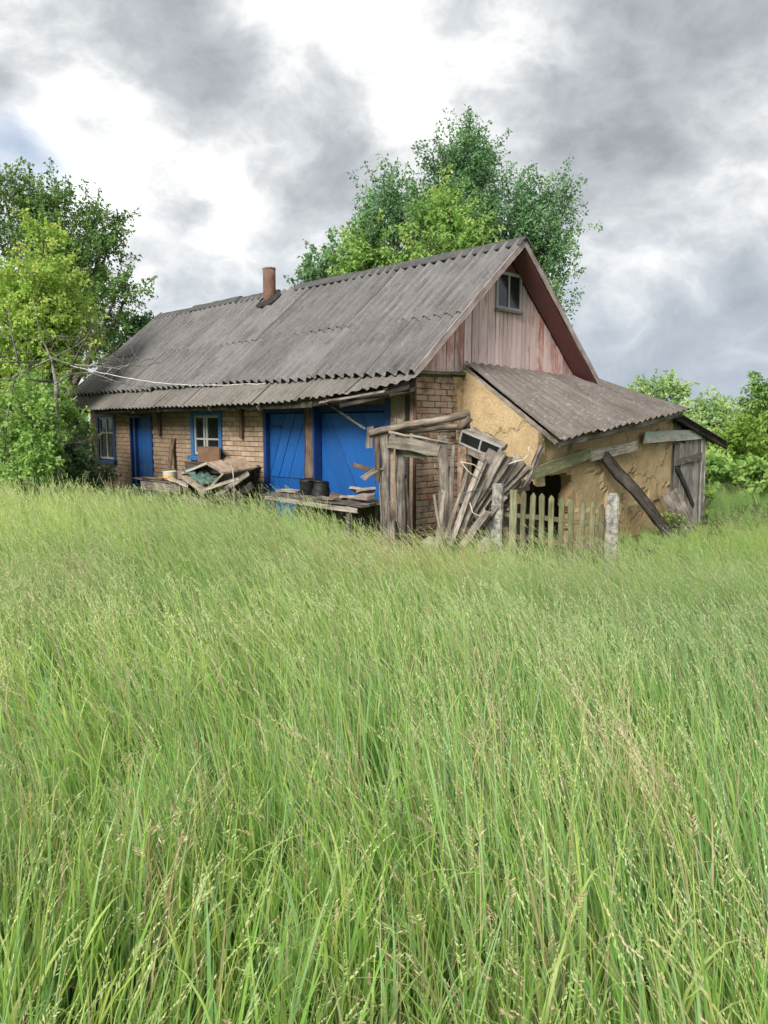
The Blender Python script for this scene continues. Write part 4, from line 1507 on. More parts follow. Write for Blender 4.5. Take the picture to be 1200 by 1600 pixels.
# crumpled rag in it
V, F = [], []
n = 12
for i in range(n + 1):
    for j in range(n + 1):
        s, t = i / n, j / n
        p = (cA.lerp(cD, .15 + .75 * s)).lerp((cA + dv * .6).lerp(cD + dv * .6, .15 + .75 * s), t) + UP * (.05 + .10 * vnoise(s * 6, t * 6, 2) + .05 * vnoise(s * 15, t * 15, 4))
        V.append(p)
F = [(i * (n + 1) + j, i * (n + 1) + j + 1, (i + 1) * (n + 1) + j + 1, (i + 1) * (n + 1) + j) for i in range(n) for j in range(n)]
rag = mk('rag', V, F, M_RAG, None)
rag.modifiers.new('thick', 'SOLIDIFY').thickness = .008
T(rag, 'crumpled teal rag inside the tipped over cabinet', 'rag')
# box on top by the window
bxo = thing('small_box', W(5.14, -.36, 1.20), 'small brown box with a pale side below the blue framed window', 'box')
q0, q1, q2 = W(5.52, -.30, 1.20), W(5.14, -.52, 1.20), W(4.76, -.30, 1.20)
q3 = q0 + (q2 - q1)
panel('side', q0, q1, q1 + UP * .27, q0 + UP * .27, .015, M_PLY, bxo)
panel('side', q1, q2, q2 + UP * .27, q1 + UP * .27, .015, M_BOX, bxo)
panel('side', q2, q3, q3 + UP * .26, q2 + UP * .26, .015, M_BOX, bxo)
panel('side', q3, q0, q0 + UP * .27, q3 + UP * .27, .015, M_PLY, bxo)
panel('lid', q0 + UP * .272, q1 + UP * .272, q2 + UP * .272, q3 + UP * .272, .012, M_BOX, bxo)
panel('bottom', q0 - UP * .012, q1 - UP * .012, q2 - UP * .012, q3 - UP * .012, .010, M_BOX, bxo)
# shelf of junk carrying the box and cabinet
crate = thing('wooden_crate', W(4.6, -.45, 0), 'dark wooden crate half hidden behind the tipped cabinet', 'crate')
for k in range(5):
    plank('slat', W(5.50, -.60, .15 + k * .24), W(3.85, -.60, .15 + k * .24), .20, .02, M_WOOD_DARK, crate, face=-D2, seg=2)
for k in range(3):
    plank('top_slat', W(5.50, -.52 + k * .2, 1.17), W(3.85, -.52 + k * .2, 1.16), .18, .02, M_WOOD_DARK, crate, face=UP, seg=2)
for u in (5.4, 3.9):
    for v in (-.57, -.10):
        plank('corner_post', W(u, v, -.1), W(u, v, 1.17), .06, .06, M_WOOD_DARK, crate, face=-D2, seg=1)
LP = [((4.25, -.95, .76), (3.30, -.85, 1.0), .06, M_WOOD_PALE, 'pale lath slanting up from the tipped cabinet towards the garage doors'),
      ((5.52, -.97, .90), (4.85, -.96, .80), .07, M_WOOD_PALE, 'pale board poking out from the cabinet over the table edge'),
      ((4.35, -1.0, .55), (3.30, -.80, .72), .12, M_WOOD_DARK, 'dark plank lowest in the heap between cabinet and garage doors'),
      ((4.05, -.90, .62), (3.45, -.55, 1.06), .10, M_WOOD, 'grey plank leaning steeply in the heap by the garage doors'),
      ((3.80, -.95, .45), (3.20, -.65, .88), .14, M_WOOD_DARK, 'wide dark plank propped up near the left garage door'),
      ((4.9, -1.02, .60), (4.1, -1.0, .50), .10, M_WOOD, 'grey plank lying flat under the corner of the tipped cabinet')]
for a, b_, wd, mt, lab in LP:
    T(plank('heap_plank', W(*a), W(*b_), wd, .03, mt, None, face=-D2, seg=3, rag=.02), lab, 'plank', 'planks heaped by the cabinet')
wire('bent_cane', [W(3.95, -.75, 1.28), W(3.75, -.8, 1.34), W(3.55, -.85, 1.30), W(3.40, -.9, 1.15), W(3.30, -.95, .9), W(3.22, -1.0, .6), W(3.2, -1.0, .2)], .012, M_WOOD_PALE, 'bent pale cane arching beside the left garage door', 'cane')
T(plank('door_step', W(9.1, -.55, .12), W(7.9, -.55, .12), .5, .16, M_CONC, None, face=UP, seg=2, rag=.01), 'low concrete step below the house door', 'step')


# ================================================================== VEGETATION
def mesh_np(name, V, quads, tint, mat):
    me = bpy.data.meshes.new(name)
    nv, nf = len(V), len(quads)
    me.vertices.add(nv)
    me.vertices.foreach_set('co', np.asarray(V, np.float32).ravel())
    me.loops.add(nf * 4)
    me.loops.foreach_set('vertex_index', np.asarray(quads, np.int32).ravel())
    me.polygons.add(nf)
    me.polygons.foreach_set('loop_start', np.arange(0, nf * 4, 4, dtype=np.int32))
    me.update(calc_edges=True)
    at = me.attributes.new('tint', 'FLOAT', 'POINT')
    at.data.foreach_set('value', np.asarray(tint, np.float32))
    me.materials.append(mat)
    return me


def unit(a):
    return a / np.maximum(np.linalg.norm(a, axis=1, keepdims=True), 1e-6)


def leaves_np(centers, axes, size, tint, fold=.25, wide=.62):
    """diamond leaves, one folded quad each: base, left, tip, right"""
    n = len(centers)
    rnd = unit(rng.normal(size=(n, 3)) * .62 + np.array([0, -.25, .75]))
    side = unit(np.cross(axes, rnd))
    nrm = np.cross(side, axes)
    s = size[:, None]
    base = centers
    tip = centers + axes * s - nrm * s * .18
    mid = centers + axes * s * .45
    l = mid + side * s * wide * .5 + nrm * s * fold * .4
    r = mid - side * s * wide * .5 + nrm * s * fold * .4
    V = np.stack([base, l, tip, r], 1).reshape(-1, 3)
    q = np.arange(n * 4).reshape(n, 4)
    return V, q, np.repeat(tint, 4)


def tree(name, base, lobes, label, mat, leaf=.09, per_twig=34, twig_len=.55, trunk_r=.14, fork=.35, density=1.0, up=.55, bark=None, group=None, cat='tree', droop=0.0, stems=1):
    """lobes: (x, y, z, rx, ry, rz, twigs, tint offset) in world space"""
    base = Vector(base)
    root = thing(name, base, label, cat, group)
    bark = bark or M_BARK
    V, F = [], []
    lob_c = [Vector(l[:3]) for l in lobes]
    zmax = max(l[2] for l in lobes)
    zmin = min(l[2] - l[5] for l in lobes)
    cx = sum((c for c in lob_c), Vector()) / len(lob_c)
    top = Vector((base.x * .4 + cx.x * .6, base.y * .4 + cx.y * .6, zmax))
    nseg = 9
    trunk = []
    for i in range(nseg + 1):
        t = i / nseg
        p = base.lerp(top, t) + Vector((random.uniform(-.1, .1), random.uniform(-.1, .1), 0)) * (t > 0)
        trunk.append(p)
    tube_geo(trunk, [trunk_r * (1 - .85 * (i / nseg)) + .01 for i in range(nseg + 1)], 7, V, F, .08)
    cs, axs, szs, tns = [], [], [], []
    for (x, y, z, rx, ry, rz, ntw, toff) in lobes:
        c = Vector((x, y, z))
        h0 = base.z + (c.z - base.z) * random.uniform(fork, fork + .25)
        tt = min(max((h0 - base.z) / max(top.z - base.z, .1), 0.05), .95)
        k = tt * nseg
        i0 = int(k)
        st = trunk[i0].lerp(trunk[min(i0 + 1, nseg)], k - i0)
        mid = st.lerp(c, .5) + Vector((random.uniform(-.15, .15), random.uniform(-.15, .15), -.12 * (c - st).length))
        pts = []
        for i in range(6):
            t = i / 5
            pts.append(st * (1 - t) ** 2 + mid * 2 * t * (1 - t) + c * t * t)
        r0 = trunk_r * (1 - .8 * tt) * .6 + .012
        tube_geo(pts, [r0 * (1 - .8 * i / 5) + .006 for i in range(6)], 5, V, F, .05, cap=False)
        ntw = int(ntw * density * 1.0)
        rx, ry, rz = rx * .9, ry * .8, rz * .92
        if ntw < 1:
            continue
        d = unit(rng.normal(size=(ntw, 3)))
        rad = rng.random(ntw) ** .42
        rad *= 1 + .22 * rng.normal(size=ntw) * (rad > .6)
        P = np.array([x, y, z]) + d * rad[:, None] * np.array([rx, ry, rz])
        dirs = unit(d * .7 + np.array([0, 0, up]) + rng.normal(size=(ntw, 3)) * .35)
        if droop:
            dirs = unit(dirs - np.array([0, 0, droop]))
        L = twig_len * (.6 + .8 * rng.random(ntw))
        # twigs reach from inside the lobe to the leaf clump
        for i in range(0, ntw, 3):
            p0 = Vector(P[i])
            q_ = c.lerp(p0, .35)
            e = p0 + Vector(dirs[i]) * float(L[i])
            tube_geo([q_, p0, e], [.012, .008, .003], 3, V, F, cap=False)
        m = per_twig
        t = rng.random((ntw, m))
        off = rng.normal(size=(ntw, m, 3)) * (.072 * twig_len / .55) * (1.2 - .8 * t)[:, :, None]
        C = P[:, None, :] + dirs[:, None, :] * (t * L[:, None])[:, :, None] + off
        A = unit((dirs[:, None, :] * .5 + rng.normal(size=(ntw, m, 3)) * .75 + np.array([0, 0, -.15])).reshape(-1, 3))
        sz = leaf * (.6 + .8 * rng.random((ntw, m)))
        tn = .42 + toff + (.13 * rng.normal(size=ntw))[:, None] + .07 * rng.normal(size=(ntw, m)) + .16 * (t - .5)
        cs.append(C.reshape(-1, 3))
        axs.append(A)
        szs.append(sz.ravel())
        tns.append(tn.ravel())
    mk('trunk', V, F, bark, root, Matrix.Translation(base), smooth=True, fix=False)
    if cs:
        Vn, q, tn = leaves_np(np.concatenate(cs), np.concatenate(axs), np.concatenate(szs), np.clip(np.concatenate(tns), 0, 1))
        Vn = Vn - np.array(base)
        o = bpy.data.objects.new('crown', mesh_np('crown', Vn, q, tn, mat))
        link(o, root, Matrix.Translation(base))
    return root


def at(px, py, Y):
    d = pix_dir(px, py)
    return Vector((0, 0, 1.6)) + d * (Y / d.y)


def lobes_at(Y, spec, dy=1.0):
    """spec rows: px, py, half-width px, half-height px, twigs, tint, (depth offset)"""
    out = []
    for row in spec:
        px, py, hw, hh, n, tint = row[:6]
        yy = Y + (row[6] if len(row) > 6 else random.uniform(-.5, .5))
        c = at(px, py, yy)
        k = yy / 1155.0
        out.append((c.x, c.y, c.z, hw * k, max(hw, hh) * k * dy, hh * k, n, tint))
    return out


# the tall pear tree behind the house, with spiky upright shoots
tree('pear_tree', (2.3, 21.5, GZ), lobes_at(21.5, [(740, 232, 7, 14, 8, 0.0, 0), (738, 252, 11, 24, 18, 0.0, 0), (742, 275, 18, 26, 26, 0.0, 0), (734.1, 261.0, 12.6, 32.4, 12, 0), (705.3, 263.6, 21.6, 23.4, 19, -0.05), (747.2, 285.6, 18.0, 19.8, 13, 0), (687.6, 283.8, 14.4, 25.2, 13, -0.05), (719.3, 295.6, 32.4, 30.6, 50, 0.02), (760.2, 314.1, 23.4, 28.8, 34, -0.05), (605.8, 317.6, 12.6, 27.0, 16, 0), (589.1, 337.0, 12.6, 18.0, 12, 0), (626.3, 344.0, 30.6, 32.4, 48, -0.02), (657.0, 333.4, 19.8, 21.6, 24, 0), (582.5, 379.2, 19.8, 32.4, 26, 0), (643.0, 392.4, 41.4, 41.4, 60, -0.12), (698.8, 352.8, 39.6, 36.0, 60, 0), (745.3, 361.6, 36.0, 37.8, 56, 0.02), (797.4, 333.4, 19.8, 27.0, 28, 0), (824.4, 348.4, 27.0, 34.2, 40, 0), (791.8, 379.2, 39.6, 41.4, 60, -0.05), (845.7, 381.0, 27.0, 39.6, 44, 0), (871.8, 339.6, 14.4, 23.4, 20, 0.02), (884.8, 324.6, 7.2, 10.8, 6, 0), (866.2, 392.4, 19.8, 30.6, 26, -0.05), (856.9, 432.0, 21.6, 30.6, 30, 0.05), (868.1, 467.2, 12.6, 23.4, 16, 0.1), (829.0, 432.0, 32.4, 39.6, 40, 0), (717.4, 405.6, 54.0, 36.0, 60, -0.05), (773.2, 423.2, 45.0, 36.0, 50, 0), (680.2, 440.8, 54.0, 36.0, 40, -0.1), (875.5, 493.6, 10.8, 16.2, 8, 0.1)]),
    'tall spiky pear tree rising above the gable behind the house', L_PEAR, leaf=.09, per_twig=58, twig_len=.9, trunk_r=.22, up=.95, density=.85)
tree('ash_sapling', (1.75, 19.6, GZ), lobes_at(19.6, [
    (690, 335, 34, 30, 40, .10), (715, 365, 40, 36, 44, .12), (670, 370, 34, 34, 40, .08), (700, 400, 60, 36, 60, .05), (645, 405, 26, 20, 18, .3), (740, 385, 30, 26, 24, .16), (690, 310, 16, 14, 10, .2)]),
    'lighter green ash sapling in front of the tall pear tree, above the roof ridge', L_MID, leaf=.09, per_twig=44, twig_len=.6, trunk_r=.09, up=.35, density=.85)
tree('round_maple', (-.4, 21.0, GZ), lobes_at(21.0, [
    (575, 375, 22, 20, 24, .12), (560, 405, 28, 26, 34, .06), (590, 410, 26, 34, 34, .02), (570, 440, 40, 30, 40, 0), (550, 430, 24, 24, 20, .04)]),
    'rounded bright green maple left of the pear tree behind the ridge', L_MID, leaf=.11, per_twig=36, trunk_r=.09, up=.3, density=.9)
tree('young_apple_tree', (-1.9, 22.0, GZ), lobes_at(22.0, [
    (515, 400, 10, 12, 8, .05), (505, 420, 24, 14, 18, .02), (488, 436, 22, 12, 16, .08), (520, 432, 20, 20, 20, 0), (470, 442, 8, 8, 5, .05), (500, 455, 30, 20, 20, 0)]),
    'small loose apple tree showing over the ridge right of the chimney', L_PEAR, leaf=.12, per_twig=26, twig_len=.5, trunk_r=.07, up=.4)

# trees on the left
tree('dark_maple', (-10.2, 23.5, GZ), lobes_at(23.5, [(8, 314, 40, 34, 40, -0.05), (48, 319, 22, 22, 22, -0.05), (83, 314, 14, 18, 14, 0), (93, 354, 38, 40, 56, -0.08), (148, 344, 12, 14, 10, -0.05), (166, 359, 14, 26, 18, -0.08), (133, 389, 34, 36, 44, -0.1), (168, 386, 26, 14, 20, -0.06), (18, 374, 50, 46, 60, -0.1), (68, 404, 44, 40, 56, -0.05), (138, 439, 40, 36, 50, -0.1), (183, 459, 28, 12, 18, -0.06), (203, 454, 14, 8, 8, -0.04), (153, 479, 40, 30, 44, -0.05), (98, 464, 40, 40, 50, -0.1), (28, 454, 50, 50, 50, -0.1), (128, 524, 50, 40, 44, -0.08), (58, 534, 60, 40, 40, -0.1)]),
    'tall dark maple rising behind the left end of the house', L_DARK, leaf=.10, per_twig=46, twig_len=.75, trunk_r=.24, up=.5, density=1.05)
tree('far_willow', (-8.1, 26.0, GZ), lobes_at(26.0, [
    (205, 510, 20, 12, 22, 0), (215, 520, 20, 16, 22, .02), (195, 540, 30, 24, 30, 0), (178, 570, 26, 26, 24, 0)]),
    'small loose tree just left of the roof slope, far behind', L_PEAR, leaf=.13, per_twig=28, twig_len=.5, trunk_r=.08)
tree('box_elder', (-8.3, 16.8, GZ), lobes_at(16.8, [(54, 436, 44, 26, 40, 0.05), (82, 446, 34, 24, 34, 0.05), (69, 376, 16, 26, 14, 0.08), (12, 486, 50, 30, 50, 0.12), (72, 486, 44, 26, 50, 0.1), (104, 476, 24, 16, 22, 0.05), (104, 516, 34, 22, 40, 0.05), (90, 541, 24, 18, 24, 0.08), (44, 536, 30, 22, 26, 0.08), (7, 551, 34, 26, 34, 0.1), (62, 556, 40, 20, 34, 0.04), (74, 566, 26, 16, 22, 0.02), (22, 606, 44, 26, 40, 0.06), (30, 606, 50, 22, 44, 0.04), (26, 591, 30, 16, 20, 0.06)]),
    'pale yellow-green box elder in the left foreground of the trees', L_LIGHT, leaf=.085, per_twig=44, twig_len=.6, trunk_r=.10, up=.15, droop=.35, density=1.4)
tree('elder_bush', (-7.6, 15.2, GZ), lobes_at(15.2, [(30, 640, 44, 30, 50, 0.08), (66, 630, 36, 26, 46, 0.1), (74, 655, 24, 24, 34, 0.05), (50, 680, 50, 30, 60, 0), (74, 695, 34, 26, 44, -0.02), (20, 715, 40, 26, 44, -0.1), (52, 655, 26, 22, 26, 0.05, -1.4), (78, 700, 18, 24, 22, 0.0, -1.4), (48, 735, 30, 16, 24, 0.02, -1.5), (61, 725, 44, 20, 44, -0.06), (78, 720, 20, 18, 22, 0.0), (100, 669, 18, 18, 22, 0.02, 0.6), (106, 694, 18, 20, 24, -0.05, 0.7)]),
    'dense green elder bush growing against the left corner of the house', L_MID, leaf=.085, per_twig=36, twig_len=.45, trunk_r=.05, up=.25, fork=.05, cat='bush', density=1.15)
tree('wormwood_bush', (-5.6, 15.0, GZ), lobes_at(15.0, [
    (112, 690, 16, 16, 18, .02), (108, 712, 20, 14, 24, .05), (122, 735, 22, 12, 24, .08), (96, 738, 26, 12, 20, .05), (148, 748, 18, 6, 12, 0)]),
    'low bluish green bush below the left house window', L_BLUEGREEN, leaf=.075, per_twig=34, twig_len=.32, trunk_r=.03, up=.2, fork=.05, cat='bush', density=2.2)

# trees and shrubs on the right
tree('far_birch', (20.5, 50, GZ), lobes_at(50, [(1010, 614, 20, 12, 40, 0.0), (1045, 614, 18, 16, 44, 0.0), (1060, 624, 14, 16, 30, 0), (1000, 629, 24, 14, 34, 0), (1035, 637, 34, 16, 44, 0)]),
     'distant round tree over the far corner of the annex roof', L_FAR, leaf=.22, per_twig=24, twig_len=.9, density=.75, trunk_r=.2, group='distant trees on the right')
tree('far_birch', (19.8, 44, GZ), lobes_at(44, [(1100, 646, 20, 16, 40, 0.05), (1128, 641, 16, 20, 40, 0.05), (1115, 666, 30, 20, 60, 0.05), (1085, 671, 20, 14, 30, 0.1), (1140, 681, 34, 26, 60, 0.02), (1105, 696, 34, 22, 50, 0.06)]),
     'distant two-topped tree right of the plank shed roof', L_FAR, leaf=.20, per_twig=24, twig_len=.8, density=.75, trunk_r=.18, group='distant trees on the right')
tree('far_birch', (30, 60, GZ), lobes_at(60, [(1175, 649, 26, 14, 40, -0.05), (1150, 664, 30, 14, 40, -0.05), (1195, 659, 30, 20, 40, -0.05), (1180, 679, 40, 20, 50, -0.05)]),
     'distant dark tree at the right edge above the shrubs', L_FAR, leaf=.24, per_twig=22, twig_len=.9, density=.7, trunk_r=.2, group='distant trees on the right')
tree('cherry_tree', (11.6, 21.5, GZ), lobes_at(21.5, [(1196, 600, 10, 10, 8, -.2), (1188, 618, 14, 8, 10, -.15), (1200, 650, 24, 20, 34, .08), (1190, 680, 26, 22, 40, .05), (1215, 700, 40, 40, 60, -.05), (1175, 705, 22, 16, 26, .0), (1225, 640, 30, 40, 50, 0)]),
     'nearest green cherry tree cut by the right edge of the picture', L_MID, leaf=.12, per_twig=30, twig_len=.45, trunk_r=.09, up=.3, fork=.1, density=1.2)
tree('young_elm_bush', (10.0, 20.5, GZ), lobes_at(20.5, [(1140, 700, 26, 16, 40, .08), (1165, 690, 24, 20, 34, .05), (1120, 715, 22, 14, 26, .04), (1155, 722, 34, 14, 40, 0), (1185, 730, 30, 14, 36, .0)]),
     'bright yellow-green bush standing beyond the plank shed', L_YEL, leaf=.12, per_twig=28, twig_len=.4, trunk_r=.04, up=.3, fork=.05, cat='bush')
tree('burdock_bush', (10.4, 18.6, GZ), lobes_at(18.6, [(1110, 740, 26, 10, 24, .05), (1150, 742, 30, 12, 30, .1), (1190, 742, 30, 14, 30, .12), (1120, 728, 16, 10, 12, .1)]),
     'low broad-leaved bush along the edge of the grass on the right', L_MID, leaf=.16, per_twig=20, twig_len=.3, trunk_r=.03, up=.3, fork=.05, cat='bush')
# low belt of woods along the horizon
def treeline():
    n = 9000
    x = rng.uniform(-150, 150, n)
    top = 2.0 + 2.2 * fbm2(x * .09, x * .05 + 3, 4) + 1.4 * fbm2(x * .4, x * .1, 6)
    z = GZ + top * rng.random(n) ** .6
    y = 105 + rng.uniform(-4, 4, n) + .002 * x * x
    A = unit(rng.normal(size=(n, 3)))
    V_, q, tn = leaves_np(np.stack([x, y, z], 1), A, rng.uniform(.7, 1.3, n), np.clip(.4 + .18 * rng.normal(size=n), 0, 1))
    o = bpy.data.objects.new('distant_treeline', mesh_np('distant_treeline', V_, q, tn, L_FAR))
    link(o, None, Matrix.Identity(4))
    o['kind'] = 'stuff'
    o['label'] = 'low belt of far woods along the horizon'
    o['category'] = 'woods'


# weeds by the annex
tree('celandine_weed', W(-1.95, 4.45, 0), [(*(W(-1.95, 4.45, .33)), .10, .10, .12, 6, .1), (*(W(-1.9, 4.62, .20)), .12, .12, .10, 6, .0)],
     'bright green weed at the foot of the dark leaning plank', L_YEL, leaf=.055, per_twig=12, twig_len=.14, trunk_r=.012, cat='weed', fork=.1)
tree('goldenrod_weed', W(-1.85, 5.95, 0), [(*(W(-1.85, 5.95, .62)), .08, .08, .16, 5, .1), (*(W(-1.85, 6.15, .50)), .08, .08, .12, 5, .1), (*(W(-1.85, 5.9, .30)), .14, .14, .14, 6, -.1)],
     'upright yellow-green weed in front of the plank shed door', L_YEL, leaf=.055, per_twig=12, twig_len=.15, trunk_r=.012, cat='weed', fork=.1)

# dead grey tree on the left
dead = thing('dead_tree', (-6.4, 14.2, GZ), 'bare grey dead tree with tangled branches over the left bushes', 'tree')
V, F = [], []
tb = [at(92, 790, 14.2), at(96, 690, 14.2), at(88, 640, 14.2), at(88, 600, 14.15), at(80, 560, 14.1), at(62, 520, 14.0), at(52, 470, 13.9)]
tube_geo(tb, [.06, .055, .05, .042, .02, .012, .006], 7, V, F, .08)
mk('trunk', V, F, M_DEAD, dead, Matrix.Translation(dead.location), smooth=True, fix=False)
for spec in ([(86, 598), (50, 593), (18, 592), (-30, 594)], [(86, 600), (110, 585), (140, 582), (165, 590), (185, 598), (210, 602), (235, 606)], [(80, 560), (110, 570), (150, 572), (185, 577), (215, 565), (240, 560)],
             [(62, 565), (30, 566), (0, 565), (-20, 560)], [(20, 590), (50, 575), (90, 555), (120, 540), (145, 520)], [(112, 572), (125, 545), (140, 520), (150, 505)], [(70, 540), (90, 525), (128, 528)],
             [(140, 575), (165, 563), (190, 560)], [(30, 570), (22, 540), (15, 505), (12, 480)], [(160, 590), (175, 575), (205, 570), (235, 575)], [(88, 640), (60, 652), (30, 650), (5, 645)], [(20, 600), (10, 660), (6, 740)], [(75, 700), (110, 692), (150, 690)]):
    V, F = [], []
    pts = [at(x, y, 14.1 + random.uniform(-.25, .25)) for (x, y) in spec]
    n = len(pts)
    tube_geo(pts, [.022 - .017 * i / (n - 1) for i in range(n)], 5, V, F, .1)
    for _ in range(11):
        i = random.randrange(1, n)
        p = pts[i - 1].lerp(pts[i], random.random())
        d = Vector((random.uniform(-.5, .5), random.uniform(-.2, .2), random.uniform(-.15, .45)))
        tube_geo([p, p + d * .5 + Vector((0, 0, random.uniform(-.04, .04))), p + d], [.007, .005, .002], 4, V, F)
    mk('branch', V, F, M_DEAD, dead, smooth=True, fix=False)
# pale cable from the dead tree to the eaves
ca, cb = at(110, 571, 14.1), W(3.0, -.47, 2.60)
pts = [ca.lerp(cb, i / 24) - UP * (.16 * math.sin(math.pi * i / 24)) + UP * random.uniform(-.008, .008) for i in range(25)]
wire('overhead_cable', pts, .007, M_WIRE, 'pale cable strung from the dead tree to the house eaves', 'cable')


# ------------------------------------------------------------------ tall grass
def grass_mat():
    m = bpy.data.materials.new('grass')
    m.use_nodes = True
    m.node_tree.nodes.clear()
    gg = G(m.node_tree)
    kind = gg.n('ShaderNodeAttribute', attribute_name='Col').outputs['Color']
    tint = gg.n('ShaderNodeAttribute', attribute_name='tint', attribute_type='INSTANCER').outputs['Fac']
    dry = gg.n('ShaderNodeAttribute', attribute_name='dry', attribute_type='INSTANCER').outputs['Fac']
    hsv = gg.n('ShaderNodeHueSaturation')
    gg.l(gg.mapr(tint, 0, 1, .521, .482), hsv.inputs['Hue'])
    gg.l(gg.mapr(tint, 0, 1, .86, .99), hsv.inputs['Saturation'])
    gg.l(gg.mapr(tint, 0, 1, .80, 1.18), hsv.inputs['Value'])
    gg.l(kind, hsv.inputs['Color'])
    c = gg.mix(gg.math('MULTIPLY', dry, .40), hsv.outputs[0], (.40, .31, .175))
    b = gg.n('ShaderNodeBsdfPrincipled')
    gg.l(c, b.inputs['Base Color'])
    b.inputs['Roughness'].default_value = .5
    b.inputs['Specular IOR Level'].default_value = .3
    tr = gg.n('ShaderNodeBsdfTranslucent')
    gg.l(c, tr.inputs['Color'])
    mx = gg.n('ShaderNodeMixShader')
    mx.inputs[0].default_value = .45
    gg.l(b.outputs[0], mx.inputs[1])
    gg.l(tr.outputs[0], mx.inputs[2])
    out = gg.n('ShaderNodeOutputMaterial')
    gg.l(mx.outputs[0], out.inputs['Surface'])
    return m


M_GRASS = grass_mat()
PAL = dict(leaf=[(.24, .46, .095), (.285, .49, .115), (.21, .43, .085)], blue=[(.24, .445, .175), (.29, .48, .215)], yel=[(.40, .53, .11), (.45, .56, .14)],
           stem=[(.37, .53, .14), (.43, .56, .17), (.33, .50, .125)], head=[(.42, .54, .21), (.47, .56, .25), (.43, .49, .22)], tan=[(.60, .50, .30), (.54, .43, .26), (.64, .55, .36)], deadb=[(.54, .47, .27), (.46, .39, .22)])







